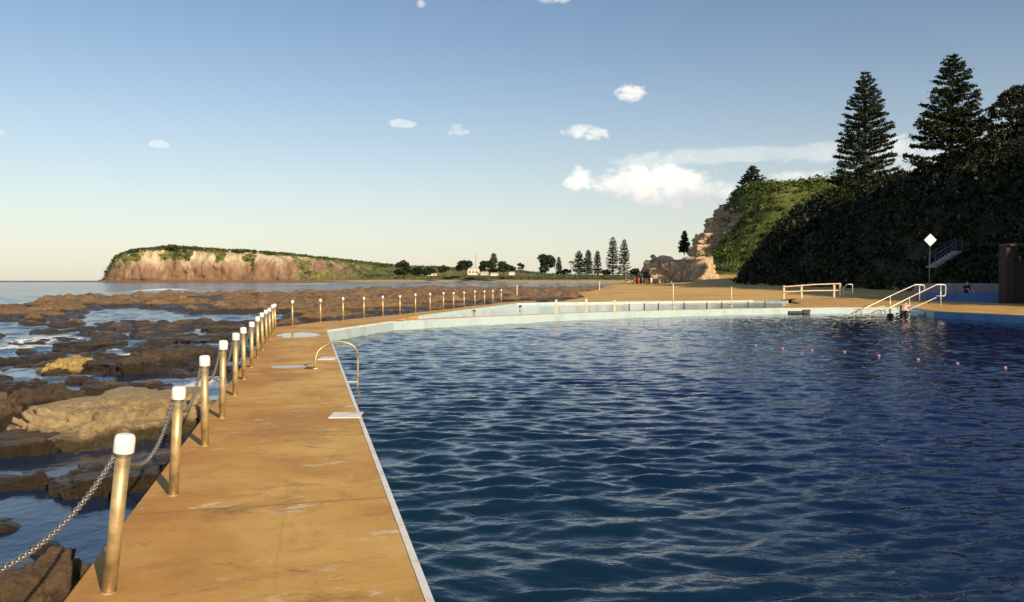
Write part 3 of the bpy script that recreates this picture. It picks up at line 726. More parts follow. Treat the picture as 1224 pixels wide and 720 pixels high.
# scrub on the headland
def farscrub(n,pr,rr_,size,leaves,ls,seed,fn=None):
    r=np.random.default_rng(seed); i=r.integers(0,len(px1),n*4); 
    px_=px1[i]; k=(px_>pr[0])&(px_<pr[1]); i=i[k][:n]; j=np.searchsorted(rows,r.uniform(*rr_,len(i)))
    j=np.clip(j,0,len(rows)-1); x,y,z,g=Xg[j,i],Dd[j,i],Zg[j,i],green[j,i]
    k=g>.5; x,y,z=x[k],y[k],z[k]; m_=len(x); s_=r.uniform(.4,1.5,m_)*size
    dirs=r.normal(size=(m_,leaves,3)); dirs/=np.linalg.norm(dirs,axis=2)[...,None]
    c=np.stack([x+r.normal(0,.5,m_),y,z],1)[:,None,:]+dirs*(r.uniform(.3,1,(m_,leaves,1))**.5)*s_[:,None,None]*np.array([1.2,1,.8])
    return leaf_quads(c.reshape(-1,3),ls,.2,r,.8)
q=np.concatenate([farscrub(900,(124,470),(.86,1.15),1.9,26,1.5,51),farscrub(420,(122,470),(.3,.9),1.6,22,1.3,52),farscrub(200,(190,235),(.9,1.1),3.6,26,1.5,53),farscrub(420,(440,650),(.75,1.1),2.0,26,1.3,54),farscrub(500,(430,800),(.22,.4),1.7,22,1.1,56),farscrub(420,(640,900),(.25,1.0),1.8,22,1.1,55)])
tag(quads_mesh('headland_scrub',q,M['headleaf']),'dark scrub along the top of the far headland',None,None,'stuff')

gt='trees along the far shore'
def fartree(px,yb,yt,w,D,kind,label,seed):
    c=P(px,yb,D); h_=(yb-yt)/F*D; rad=w/2/F*D*1.25
    if kind=='n': norfolk('norfolk_pine',(c.x,c.y,c.z-1),h_+1,rad,seed,label,gt,1.0,'farleaf',.05,top_open=.06,pw=.42)
    elif kind=='p':
        root=empty('palm_tree',(c.x,c.y,c.z-.5),label,'tree',gt); mb=MB(); mb.tube([(0,0,0),(.1,0,h_*.5),(0,0,h_)],[.3,.22,.2],6); mb.build('trunk',M['bark'],root)
        r=np.random.default_rng(seed); cs=[]
        for k in range(16):
            a=r.uniform(0,2*PI); 
            for u in np.linspace(.1,1,12): cs.append((math.cos(a)*u*rad,math.sin(a)*u*rad,h_+.8*u*math.sin(k)-1.6*u*u))
        quads_mesh('crown',leaf_quads(np.array(cs),.9,.3,r,.5),M['farleaf'],root)
    else:
        r=random.Random(seed); bl=[]
        for k in range(9): bl.append((r.uniform(-.68,.68)*rad,r.uniform(-.5,.5)*rad,h_*r.uniform(.2,.8),min(rad,h_)*r.uniform(.32,.5)))
        bl.append((0,0,h_*.82,min(rad,h_)*.38))
        broad('shore_tree',(c.x,c.y,c.z-.5),bl,seed,label,gt,m='farleaf',leaf=1.2,trunk=.35,dens=12)
FT=[(482,329.5,310,17,800,'b','dark rounded tree alone on the grass left of the houses'),
(500,328.5,319,14,800,'b','low spreading tree behind the lone rounded tree'),(514,328,319.5,15,800,'b','low bush shaped tree right of the spreading one'),
(530,326,317,12,820,'b','small tree on the slope left of the mast'),
(554,323,311.5,18,830,'b','dark rounded tree left of the mast on the skyline'),
(578,325,312,16,800,'b','tree just right of the cream house'),(590,325,302.5,12,800,'n','thin pointed pine above the low trees'),(602,325.5,312,14,780,'b','leafy tree right of the thin pointed pine'),
(622,323,313,7,800,'b','narrow small tree left of the big rounded one'),(612,324,317,8,800,'b','stubby little tree by the white shed'),
(651.5,326.5,303.5,21,620,'b','big rounded dark tree on the far shore'),(668,326.5,307,8,620,'n','narrow pine right of the big rounded tree'),
(682.5,327,312,6,620,'p','single palm between the narrow pine and the pine trio'),
(692,327,300,14,600,'n','leftmost pine of the far shore trio'),(703,327,299,12,600,'n','middle pine of the far shore trio'),(714,327,299.5,11,600,'n','rightmost pine of the far shore trio'),
(732.5,327.5,283.5,16,590,'n','left of the tallest far shore pair of pines'),(746,327.5,286,14,590,'n','right of the tallest far shore pair of pines'),
(760,328,320.5,10,580,'b','low bush right of the tallest pair'),(770,328,321,9,580,'b','rounded bush beside the beach outcrop'),(725,328,322,10,590,'b','low bush at the foot of the tallest pair'),(676,327,321.5,12,610,'b','low bush at the foot of the palm')]
for i,t in enumerate(FT): fartree(t[0],t[1],t[2],t[3],t[4],t[5],t[6],100+i)
M['housewall']=simple('cream_render',(.66,.60,.48),.8,0,.08,.5); M['housewhite']=simple('white_render',(.78,.77,.73),.8,0,.06,.5)
M['roofred']=simple('brown_roof',(.30,.17,.11),.8,0,.2,.6); M['roofgrey']=simple('pale_roof',(.55,.53,.50),.7,0,.1,.6); M['glass']=simple('dark_window',(.03,.035,.04),.15,0,.2,2)
def house(px,yb,w,h_,D,mw,mr,label,wins=3):
    c=P(px,yb,D); W=w/F*D; Hh=h_/F*D; dp=W*.6
    root=empty('house',(c.x,c.y,c.z-.3),label,'house','houses on the far shore')
    mb=MB(); mb.box((0,dp/2,Hh*.36),(W,dp,Hh*.72)); mb.build('wall',M[mw],root)
    mb=MB(); e=.4; z0=Hh*.72+.01; z1=Hh
    mb.add([(-W/2-e,-e,z0),(W/2+e,-e,z0),(W/2+e,dp+e,z0),(-W/2-e,dp+e,z0),(-W/2+dp*.2,dp/2,z1),(W/2-dp*.2,dp/2,z1)],[(0,3,2,1),(0,1,5,4),(1,2,5),(2,3,4,5),(3,0,4)]); mb.build('roof',M[mr],root)
    for k in range(wins):
        mb=MB(); mb.box((-W/2+(k+.7)*W/(wins+.6),-.03,Hh*.4),(W*.13,.1,Hh*.26)); mb.build('window',M['glass'],root)
    mb=MB(); mb.box((W*.38,-.03,Hh*.24),(W*.09,.1,Hh*.44)); mb.build('door',M['roofred'],root)
house(566,328.5,14,8.5,790,'housewall','roofgrey','cream house below the mast with dark windows')
house(579,328.8,9,5,785,'housewall','roofred','low cream house right of the one below the mast')
house(591,329.5,9,3.6,770,'housewhite','roofgrey','long low white house under the leafy trees')
house(612,328.6,7,4,760,'housewhite','roofgrey','small white shed near the stubby tree')
house(515,329.5,13,4,800,'housewall','roofred','low house with brown roof on the left grass')
house(668,328.6,6,3.4,625,'housewhite','roofgrey','white hut below the narrow pine')
house(757,328.6,11,3.2,585,'housewhite','roofgrey','white pavilion right of the tallest pines')
mb=MB(); c=P(568.6,321,830); mb.tube([(0,0,-4),(0,0,19/F*830)],[.5,.22],6); mb.box((0,0,12),(2.6,.3,.3)); mb.box((0,0,14.5),(1.6,.3,.3)); o=mb.build('radio_mast',simple('red_white_mast',(.55,.30,.25),.6)); o.location=c; tag(o,'thin reddish mast on the far skyline','mast')

# ------------------------------------------------------------------ posts and chains
def post_meshes():
    p=MB(); p.tube([(0,0,-.02),(0,0,.88)],.039,20); 
    a=link('post_a',bpy.data.meshes.new('x'),None) if False else None
    return p
def lathe(prof,n=24):
    m_=MB(); vs=[]; fs=[]
    for (r_,z) in prof: vs+=[(r_*math.cos(2*PI*k/n),r_*math.sin(2*PI*k/n),z) for k in range(n)]
    for i in range(len(prof)-1):
        for k in range(n): k2=(k+1)%n; fs.append((i*n+k,i*n+k2,(i+1)*n+k2,(i+1)*n+k))
    fs.append(tuple((len(prof)-1)*n+k for k in range(n))); fs.append(tuple(range(n-1,-1,-1))); m_.add(vs,fs); return m_
HP=.90
proto=empty('chain_post',(0,0,0),'x','post','white capped posts along the walkway')
lathe([(.039,-.02),(.039,HP-.06)]).build('pole',M['post'],proto,smooth=False)
lathe([(.046,-.001),(.046,.006),(.040,.009)]).build('base_flange',M['post'],proto)
lathe([(.053,HP-.105),(.055,HP-.10),(.055,HP-.035),(.052,HP-.015),(.044,HP-.003),(.03,HP),(.005,HP+.001)]).build('cap',M['cap'],proto,smooth=True)
lathe([(.044,HP-.125),(.044,HP-.106)]).build('collar',M['chain'],proto)
for pl_ in proto.children:
    if pl_.name.startswith('pole'): pl_.data.polygons.foreach_set('use_smooth',[True]*len(pl_.data.polygons))
LP=[(130,708,519),(207,592,462),(245,533,425),(265.5,500,407),(281,473,398)]
posts=[]; lefts=[]
ys=[G(a,b_).y for a,b_,_ in LP]
for k in range(5,13): ys.append(ys[4]+(k-4)*1.93)
for k,yy in enumerate(ys):
    if k<5: bp=G(LP[k][0],LP[k][1]); top=P({0:150,1:214,2:244.5,3:267,4:282}[k],LP[k][2],bp.y)
    else: bp=Vector((wl(yy,XP),yy,0)); top=bp+Vector((random.uniform(-.02,.02),0,.93+random.uniform(-.02,.03)))
    posts.append((bp,top)); lefts.append((bp,top))
first=True
def place_post(bp,top,label,group,sc_=1):
    global first
    o=proto if first else copy_tree(proto); first=False
    v=top-bp; L=v.length; o.location=bp; o.rotation_mode='QUATERNION'; o.rotation_quaternion=Vector((0,0,1)).rotation_difference(v); o.scale=(sc_,sc_,L/HP)
    tag(o,label,'post',group); return o
names=['nearest white capped post leaning right at the walkway edge','second white capped post from the camera with a slight lean','third white capped post from the camera standing straight']+[ORD[k]+' white capped post counting away along the left walkway edge' for k in range(3,13)]
for k,(b0,t0) in enumerate(lefts): place_post(b0,t0,names[k],'chained posts on the left edge of the walkway')
for k,(px,yb,yt) in enumerate(backpts):
    b0=G(px,yb); t0=P(px,yt,b0.y)
    place_post(b0,t0,ORD[k]+' post from the left in the row behind the pool corner','posts on the back walkway',.95+.012*k)
def chain(a,b_,sag,name_,label,link_l=.046,n_=6):
    L=(b_-a).length; pts=[a.lerp(b_,t)+Vector((0,0,-4*sag*t*(1-t))) for t in np.linspace(0,1,120)]
    cum=[0]; 
    for i in range(1,len(pts)): cum.append(cum[-1]+(pts[i]-pts[i-1]).length)
    N_=int(cum[-1]/(link_l*.72)); mb=MB()
    for i in range(N_):
        d=(i+.5)/N_*cum[-1]; j=max(1,min(len(pts)-1,int(np.searchsorted(cum,d)))); p=pts[j-1].lerp(pts[j],(d-cum[j-1])/(cum[j]-cum[j-1])); t=(pts[j]-pts[j-1]).normalized()
        s_=t.cross(Vector((0,0,1))).normalized(); u=s_.cross(t)
        w=s_ if i%2 else u; w2=u if i%2 else s_
        ang=[2*PI*k/10 for k in range(10)]
        ring=[p+t*(math.cos(q_)*link_l*.5)+w*(math.sin(q_)*link_l*.30) for q_ in ang]
        # closed torus
        base=len(mb.v); R_=.0052; m4=n_
        for k,c_ in enumerate(ring):
            tt_=(ring[(k+1)%10]-ring[k-1]).normalized(); o1=w2; o2=tt_.cross(o1).normalized()
            for q_ in range(m4): mb.v.append(tuple(c_+(o1*math.cos(2*PI*q_/m4)+o2*math.sin(2*PI*q_/m4))*R_))
        for k in range(10):
            for q_ in range(m4): mb.f.append((base+k*m4+q_,base+k*m4+(q_+1)%m4,base+((k+1)%10)*m4+(q_+1)%m4,base+((k+1)%10)*m4+q_))
    o=mb.build('chain',M['chain'],smooth=True); return tag(o,label,'chain','chains hung between the left posts')
def hang(k): b0,t0=lefts[k]; return b0.lerp(t0,.87)+Vector((.0,0,0))
p0b=Vector((wl(lefts[0][0].y-2.0,XP),lefts[0][0].y-2.0,0)); p0=(p0b,p0b+Vector((.03,0,.9)))
side=Vector((-.045,0,0))
chain(p0[0].lerp(p0[1],.87)+side,hang(0)+side,.13,'chain','steel chain sagging from the nearest post out of the bottom left',n_=8)
place_post(p0[0],p0[1],'white capped post beside the camera just outside the view','chained posts on the left edge of the walkway')
cn=['first','second','third']
for k in range(12):
    if k<8: chain(hang(k)+side,hang(k+1)+side,.24,'chain','steel chain hanging between the %s and %s posts'%(ORD[k] if k else 'nearest',ORD[k+1]),n_=6 if k<3 else 4)

# ------------------------------------------------------------------ rails
def rounded(pts,r_,n_=5):
    out=[Vector(pts[0])]
    for i in range(1,len(pts)-1):
        p=Vector(pts[i]); a=(Vector(pts[i-1])-p); b_=(Vector(pts[i+1])-p); ra=min(r_,a.length*.45,b_.length*.45)
        a=p+a.normalized()*ra; b_=p+b_.normalized()*ra
        for k in range(n_+1):
            t=k/n_; out.append(a*(1-t)**2+p*2*t*(1-t)+b_*t*t)
    out.append(Vector(pts[-1])); return out
# grab rail over the walkway edge
gy=G(378,441).y; bp=G(377,441); root=empty('grab_rail',bp,'curved steel grab rail arching from the walkway into the pool','grab rail')
ey=gy+1.2
A=bp; B=P(391,411.5,gy+.15); Cc=P(404,407.5,gy+.2); D_=P(420,411.5,gy+.25); E_=P(428,427,gy+.3); F_=P(427,470,gy+.3)
pts=[A,P(376.5,430,gy),P(380,419,gy+.07),B,Cc,D_,P(427,419,gy+.28),E_,P(427.6,450,gy+.3),P(427,484,gy+.3)]
mb=MB(); mb.tube([p-bp for p in rounded(pts,.12,4)],.017,12); mb.build('rail',M['post'],root,smooth=True)
m_=lathe([(.05,0),(.05,.012),(.025,.016)]); m_.build('flange',M['rail'],root)
mb=MB(); q=P(427.5,462,gy+.3)-bp; e=edgex(gy+.3,.02)-bp; mb.tube([(e.x,e.y,-.30),(q.x,q.y,-.30)],.016,8); mb.build('bracket',M['rail'],root)
mb=MB(); mb.box((-.12,.02,.012),(.16,.13,.02)); o=mb.build('rail_shadow_slab',M['black']); o.location=bp; tag(o,'small dark slab put in for the shadow at the foot of the grab rail','shadow patch')  # dark slab stands in for the shadow and base of the rail's flange

def tubething(name,label,cat,parts,r_=.025,m='rail',group=None):
    base=Vector(parts[0][1][0]); root=empty(name,base,label,cat,group)
    for (nm,pts,rr_) in parts:
        mb=MB(); pr=[Vector(p)-base for p in pts]
        mb.tube(rounded(pr,.12) if len(pr)>2 else pr,rr_ or r_,8); mb.build(nm,M[m],root,smooth=True)
    return root
# stair handrails into the pool
yA=49.6; yB=47.6
tubething('handrail','farther white handrail sloping down into the pool at the steps','handrail',[
 ('post',[P(1099,359.5,yA),P(1099,342,yA)],.027),('post',[P(1064,378,yA-.6),P(1064,354,yA-.6)],.027),
 ('top_rail',[P(1105,348,yA),P(1105,341,yA),P(1094,340.5,yA),P(1064,354,yA-.6),P(1036,367.5,yA-1),P(1020,375,yA-1.2)],.028)],.028,group='pair of handrails at the pool steps')
tubething('handrail','nearer white handrail with two bars sloping down into the pool','handrail',[
 ('post',[P(1124.5,369.5,yB),P(1124.5,341,yB)],.027),('post',[P(1087,388,yB-.8),P(1087,357,yB-.8)],.027),
 ('top_rail',[P(1119,354,yB),P(1130,354,yB),P(1130.5,340.5,yB),P(1120,340.2,yB),P(1087,356,yB-.8),P(1069,365,yB-1),P(1048,375,yB-1.2)],.028),
 ('lower_rail',[P(1119,356,yB),P(1087,370,yB-.8),P(1062,382,yB-1)],.03)],.035,group='pair of handrails at the pool steps')
# small rail frame standing in the water
tubething('ladder_frame','thin dark frame standing against the pool wall left of the handrails','ladder',[
 ('post',[P(1020.5,390,48),P(1020.5,369,48)],.03),('top_rail',[P(1020.5,369.5,48),P(1040,369.5,48),P(1058,366,48)],.025),('post',[P(1040,388,48),P(1040,370,48)],.03)],.03,m='timber')
# concrete steps into the water
mb=MB(); root=empty('pool_steps',(20,46,0),'pale concrete steps going down into the pool between the handrails','steps')
sx0=P(1104,372,yB).x-20
for k in range(5):
    mb=MB(); mb.box((sx0-.35-k*.42,1.7,-.12-k*.16-.3),(.42,2.6,.6)); mb.build('step',M['wallpaint'],root,bevel=.01)
# fence by the ramp
base=G(937,357); yf=base.y
def PF(px,py): return P(px,py,yf)
root=empty('ramp_fence',base,'pale timber post and rail fence beside the ramp','fence')
for px,y0,y1 in ((937,357.5,341.5),(958,357.5,342),(997,357.5,339),(1004,357.5,339)):
    mb=MB(); a=PF(px,y0)-base; b_=PF(px,y1)-base; mb.box(((a.x+b_.x)/2,0,(a.z+b_.z)/2),(.16,.14,b_.z-a.z)); mb.build('post',M['timber'],root,bevel=.01)
for pp in ([(937,343),(973,340.3),(1004,339.3)],[(937,349),(973,347.6),(1004,347.5)]):
    mb=MB(); mb.tube([PF(*q_)-base+Vector((0,-.11,0)) for q_ in pp],.06,6); mb.build('rail',M['timber'],root)
tubething('hoop_rail','small rounded steel hoop rail right of the timber fence','handrail',[
 ('hoop',[PF(1008,357.5),PF(1008,345),PF(1012,340),PF(1019,340),PF(1019,357.5)],.04),('cross_bar',[PF(1008,349.5),PF(1019,349.5)],.035)])
# railing on the dividing wall
def dv(px):
    for a,b_ in zip(DIV[:-1],DIV[1:]):
        pa=px_of(a.x,a.y,0)[0]; pb=px_of(b_.x,b_.y,0)[0]
        if pa<=px<=pb: 
            t=(px-pa)/(pb-pa); q_=a.lerp(b_,t); return Vector((q_.x,q_.y+.2,-.004))
base=dv(665); root=empty('divider_railing',base,'low weathered railing along the wall between the two pools','fence')
prev=None
for px,hh in ((665,.72),(700,.72),(735,.62),(752,.42),(770,.42),(787,.42),(818,.42),(845,.42),(863,.42),(895,.42),(915,.45)):
    q_=dv(px)-base; mb=MB(); mb.box((q_.x,q_.y,hh/2),(.06 if hh<.6 else .12,.08,hh)); mb.build('post',M['timber'] if hh>.6 else M['black'],root)
    if prev is not None:
        mb=MB(); mb.tube([prev+Vector((0,0,.38)),Vector((q_.x,q_.y,.38))],.028,6); mb.build('rail',M['timber'] ,root)
    prev=Vector((q_.x,q_.y,0))
for px,yt,lab in ((806.7,339,'tall thin pole on the wall between the pools'),(877,343,'shorter thin pole right of the tall one between the pools')):
    q_=dv(px); q_.y+=.35; t=P(px,yt,q_.y); mb=MB(); mb.tube([(0,0,0),(0,0,t.z)],.035,8); mb.tube([(0,0,0),(0,0,.3)],.06,8); o=mb.build('pole',M['timber'],smooth=True); o.location=q_; o.name='thin_pole'; tag(o,lab,'pole')
for px,yb,yt,z0,lab in ((618,352,341,-.5,'white marker post on the rock shelf behind the wading pool'),(716.5,350.5,337,-.45,'white marker post on the rocks near the beach'),(893,345,340,.0,'short white post on the sand below the bluff')):
    q_=G(px,yb,z0); t=P(px,yt,q_.y); mb=MB(); mb.tube([(0,0,-.6),(0,0,(t.z-z0)*.9)],.08,8); mb.tube([(0,0,(t.z-z0)*.88),(0,0,(t.z-z0))],.13,8); o=mb.build('marker_post',M['rail']); o.location=(q_.x,q_.y,z0); tag(o,lab,'post')
# drain slot on the pool wall
q0=P(941,374.8,50); q1=P(967,374.8,50)
a=dv(941)if dv(941) else Vector((17,49,0)); b_=dv(967); a.y-=.27; b_.y-=.27
ang=math.atan2(b_.y-a.y,b_.x-a.x); c=(a+b_)/2; root=empty('wall_outlet',(c.x,c.y,-.28),'dark oblong outlet on the pale far pool wall','outlet',rz=ang)
Lw=(b_-a).length
mb=MB(); mb.box((-.2,0,0),(Lw-.5,.10,.16)); mb.build('grille',M['black'],root,bevel=.01)
mb=MB(); mb.box((Lw/2-.25,-.02,.03),(.48,.16,.26)); mb.build('flap',M['black'],root,bevel=.02)

# floats
FL=[(903,413),(935,417),(970,419),(1009,421),(1050,425.5),(1097,430),(1144,435),(1201,440)]
for i,(px,py) in enumerate(FL):
    q_=G(px,py,-.38); o=lathe([(.01,-.05),(.035,-.045),(.048,-.01),(.048,.015),(.035,.035),(.015,.042)],14).build('lane_float',M['pink'],smooth=True); o.location=q_; tag(o,'pink lane float, %s from the left in the line across the pool'%ORD[i],'float','pink floats in a line across the pool')

# ------------------------------------------------------------------ right side: walls, hut, sign, stairs
c0=G(1112,361.0,0); c1=G(1224,364)+Vector((9,-14,0)) 
def wallthing(name,p,q_,h0,h1,th,m,label,cat='wall'):
    d_=(q_-p); d_.z=0; L=d_.length; mb=MB(); mb.box((L/2,0,(h0+h1)/2),(L,th,h1-h0)); o=mb.build(name,M[m],bevel=.015); o.location=(p.x,p.y,0); o.rotation_euler=(0,0,math.atan2(d_.y,d_.x)); return tag(o,label,cat)
pa=P(1108,360,67); pb=P(1224,362,60.5); pb2=pb+(pb-pa)*.35
pa.z=pb2.z=0
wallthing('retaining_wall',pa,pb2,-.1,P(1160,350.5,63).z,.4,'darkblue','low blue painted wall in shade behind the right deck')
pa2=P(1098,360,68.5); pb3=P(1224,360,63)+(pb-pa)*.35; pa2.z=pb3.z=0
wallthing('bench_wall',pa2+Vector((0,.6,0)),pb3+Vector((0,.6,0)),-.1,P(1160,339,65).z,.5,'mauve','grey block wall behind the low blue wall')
# brick hut at right
M['brick']=None
m,nt,b=mat('dark_red_brick'); n=N(nt); bt=n('ShaderNodeTexBrick'); n.link(n.mapping(n.objc(),rot=(PI/2,0,0)),bt.inputs['Vector']); bt.inputs['Scale'].default_value=4; bt.inputs['Color1'].default_value=(.035,.02,.018,1); bt.inputs['Color2'].default_value=(.045,.025,.02,1); bt.inputs['Mortar'].default_value=(.06,.05,.045,1)
n.link(n.mix(n.noise(n.objc(),3,4),bt.outputs[0],(.04,.025,.02)),b.inputs['Base Color']); b.inputs['Roughness'].default_value=.9; M['brick']=m
c=P(1209,362,58); root=empty('brick_shelter',(c.x,c.y-.2,0),'dark brick shelter at the right edge below the bluff','shelter')
mb=MB(); mb.box((.45,1.6,2.1),(.55,.9,4.2)); mb.build('pillar',M['brick'],root,bevel=.01)
mb=MB(); mb.box((4.0,2.2,1.6),(6,.3,3.2)); mb.build('wall',M['brick'],root)
mb=MB(); mb.box((3.6,1.6,4.32),(6.6,1.4,.16)); mb.build('roof',M['black'],root,bevel=.02)
# diamond sign
c=P(1112,287,56)
root=empty('diamond_sign',(c.x,c.y,c.z-3),'white diamond shaped sign on a pole in front of the dark bluff','sign')
s_=7.6/F*56
mb=MB(); mb.box((0,0,3),(s_*1.38,.03,s_*1.38),0,Matrix.Rotation(PI/4,4,'Y')); o=mb.build('sign_board',M['white'],root,bevel=.01)
gz=0.5
mb=MB(); mb.tube([(0,.06,3-c.z+gz-.5),(0,.06,3.3)],.028,8); mb.build('pole',M['black'],root,smooth=True)
# stair with rails up the slope
Ys=80; root=empty('hillside_stairs',P(1117,325,Ys),'shaded stairway with blue grey rails climbing the bluff by the sign','stairs'); b0=Vector(root.location)
for k in range(9):
    q_=P(1114+k*3.6,316-k*2.2,Ys+k*.28)-b0; mb=MB(); mb.box((q_.x,q_.y,q_.z-.25),(.42,1.4,.16)); mb.build('tread',M['mauve'],root)
for dy in (-.6,.6):
    for dz,nm in ((1.0,'handrail'),(.55,'mid_rail')):
        a=P(1114,316,Ys)-b0+Vector((0,dy,dz)); e=P(1146,296,Ys+2.4)-b0+Vector((0,dy,dz)); mb=MB(); mb.tube([a,e],.035,6); mb.build(nm,M['railshade'],root,smooth=True)
    for k in (0,2,5,8):
        q_=P(1114+k*4,316-k*2.5,Ys+k*.3)-b0+Vector((0,dy,0)); mb=MB(); mb.tube([q_+Vector((0,0,-1.2)),q_+Vector((0,0,1.0))],.03,6); mb.build('rail_post',M['railshade'],root,smooth=True)

# ------------------------------------------------------------------ people
SK={'fair':simple('fair_skin',(.62,.38,.28),.5,0,.06,12),'tan':simple('tanned_skin',(.42,.24,.15),.5,0,.06,12)}
HAIR=simple('dark_hair',(.03,.02,.014),.5,0,.3,30)
CL_={k:simple(k+'_cloth',c,.8,0,.12,10) for k,c in {'red':(.55,.07,.05),'white':(.78,.76,.72),'navy':(.03,.04,.10),'pink':(.65,.28,.28),'yellow':(.65,.48,.16),'black':(.02,.02,.02),'blue':(.10,.18,.40)}.items()}
def skin(joints,edges,radii,m,name,parent,root_i=0,sub=2):
    bm=bmesh.new(); ly=bm.verts.layers.skin.verify(); vs=[bm.verts.new(j) for j in joints]
    for a,b_ in edges: bm.edges.new((vs[a],vs[b_]))
    for v,r_ in zip(vs,radii): v[ly].radius=(r_,r_) if not hasattr(r_,'__len__') else r_
    vs[root_i][ly].use_root=True
    me=bpy.data.meshes.new(name); bm.to_mesh(me); bm.free()
    o=bpy.data.objects.new(name+'_tmp',me); COL.objects.link(o)
    o.modifiers.new('s','SKIN').use_smooth_shade=True
    sb=o.modifiers.new('u','SUBSURF'); sb.levels=sub; sb.render_levels=sub
    dg=bpy.context.evaluated_depsgraph_get(); dg.update(); me2=bpy.data.meshes.new_from_object(o.evaluated_get(dg))
    bpy.data.objects.remove(o); return link(name,me2,m,parent,True)
def person(loc,rz,pose,skinm,top,bottom,label,scale=1.0,group=None,sub=1,hair=True,cat='person'):
    root=empty('person',loc,label,cat,group,rz); root.scale=(scale,)*3
    # joints (facing -y)
    if pose=='stand':
        pel=(0,0,.95); che=(0,.01,1.28); nek=(0,.01,1.47); J=dict(hipL=(.09,0,.90),kneL=(.11,-.02,.49),ankL=(.12,.02,.08),toeL=(.13,-.16,.03),hipR=(-.09,0,.90),kneR=(-.11,-.04,.49),ankR=(-.12,.0,.08),toeR=(-.13,-.18,.03),
          shL=(.18,.01,1.42),elL=(.24,.03,1.14),wrL=(.23,-.06,.90),haL=(.22,-.10,.80),shR=(-.18,.01,1.42),elR=(-.25,.02,1.15),wrR=(-.22,-.12,.95),haR=(-.21,-.17,.87)); hd=(0,-.01,1.56),(0,-.02,1.65),(0,-.01,1.74)
    elif pose=='sit':
        pel=(0,0,.14); che=(0,-.03,.46); nek=(0,-.04,.64); J=dict(hipL=(.10,-.02,.12),kneL=(.15,-.38,.40),ankL=(.15,-.62,.08),toeL=(.16,-.80,.03),hipR=(-.10,-.02,.12),kneR=(-.15,-.40,.36),ankR=(-.14,-.68,.08),toeR=(-.15,-.86,.03),
          shL=(.18,-.04,.60),elL=(.26,-.14,.36),wrL=(.17,-.34,.40),haL=(.14,-.42,.42),shR=(-.18,-.04,.60),elR=(-.28,.06,.34),wrR=(-.28,.16,.10),haR=(-.28,.20,.04)); hd=(0,-.06,.73),(0,-.08,.82),(0,-.07,.91)
    elif pose=='bend':   # wading, leaning forward, arms reaching down
        pel=(0,.05,.92); che=(0,-.18,1.16); nek=(0,-.33,1.27); J=dict(hipL=(.10,.04,.88),kneL=(.12,-.06,.48),ankL=(.13,.04,.08),toeL=(.14,-.13,.03),hipR=(-.10,.04,.88),kneR=(-.12,-.10,.48),ankR=(-.13,-.02,.08),toeR=(-.14,-.19,.03),
          shL=(.18,-.30,1.24),elL=(.24,-.40,.98),wrL=(.18,-.50,.78),haL=(.15,-.54,.70),shR=(-.18,-.30,1.24),elR=(-.26,-.44,1.0),wrR=(-.20,-.60,.86),haR=(-.18,-.67,.80)); hd=(0,-.42,1.30),(0,-.50,1.33),(0,-.57,1.36)
    else:                # swimming upright, shoulders at the surface
        pel=(0,.10,-.55); che=(0,.04,-.24); nek=(0,.0,-.06); J=dict(hipL=(.09,.12,-.6),kneL=(.12,.0,-.98),ankL=(.12,.25,-1.25),toeL=(.12,.33,-1.38),hipR=(-.09,.12,-.6),kneR=(-.12,.02,-.98),ankR=(-.12,.28,-1.25),toeR=(-.12,.36,-1.38),
          shL=(.18,.0,-.12),elL=(.40,-.10,-.16),wrL=(.52,-.30,-.14),haL=(.54,-.40,-.13),shR=(-.18,.0,-.12),elR=(-.40,-.10,-.16),wrR=(-.50,-.30,-.14),haR=(-.52,-.40,-.13)); hd=(0,-.01,.03),(0,-.03,.12),(0,-.02,.21)
    nm=['pel','che','nek']+list(J); pos=[pel,che,nek]+[J[k] for k in J]+list(hd)
    ix={k:i for i,k in enumerate(nm)}; h0=len(nm)
    rad=dict(pel=(.15,.11),che=(.16,.11),nek=.055,hip=.09,kne=.06,ank=.04,toe=.03,sh=.062,el=.042,wr=.030,ha=.028)
    R_=[rad[k] if k in rad else rad[k[:-1]] for k in nm]+[.065,.095,.06]
    E=[(0,1),(1,2),(2,h0),(h0,h0+1),(h0+1,h0+2)]
    for s in 'LR': E+=[(0,ix['hip'+s]),(ix['hip'+s],ix['kne'+s]),(ix['kne'+s],ix['ank'+s]),(ix['ank'+s],ix['toe'+s]),(1,ix['sh'+s]),(ix['sh'+s],ix['el'+s]),(ix['el'+s],ix['wr'+s]),(ix['wr'+s],ix['ha'+s])]
    skin(pos,E,R_,skinm,'body',root,0,sub)
    if hair:
        hc=Vector(hd[1]); ax=(Vector(hd[2])-Vector(hd[0])).normalized(); bm=bmesh.new(); bmesh.ops.create_uvsphere(bm,u_segments=14,v_segments=10,radius=1)
        q_=Vector((0,0,1)).rotation_difference(ax)
        for v in bm.verts:
            co=v.co.copy(); 
            if co.z<-.15: co.z=-.15+(co.z+.15)*.25
            if co.y<-.25 and co.z<.45: co.y=-.25; 
            v.co=hc+q_@Vector((co.x*.098,co.y*.108+.012,co.z*.115+.022))
        me=bpy.data.meshes.new('hair'); bm.to_mesh(me); bm.free(); link('hair',me,HAIR,root,True)
    def cloth(name,idx,edges,radii,m): skin([pos[i] for i in idx],edges,radii,m,name,root,0,sub)
    if top: cloth('shirt',[0,1,ix['shL'],ix['elL'],ix['shR'],ix['elR']],[(0,1),(1,2),(2,3),(1,4),(4,5)],[(.155,.12),(.175,.125),.078,.055,.078,.055],CL_[top])
    if bottom: cloth('shorts',[0,ix['hipL'],ix['kneL'],ix['hipR'],ix['kneR']],[(0,1),(1,2),(0,3),(3,4)],[(.165,.125),.105,.075,.105,.075],CL_[bottom])
    return root
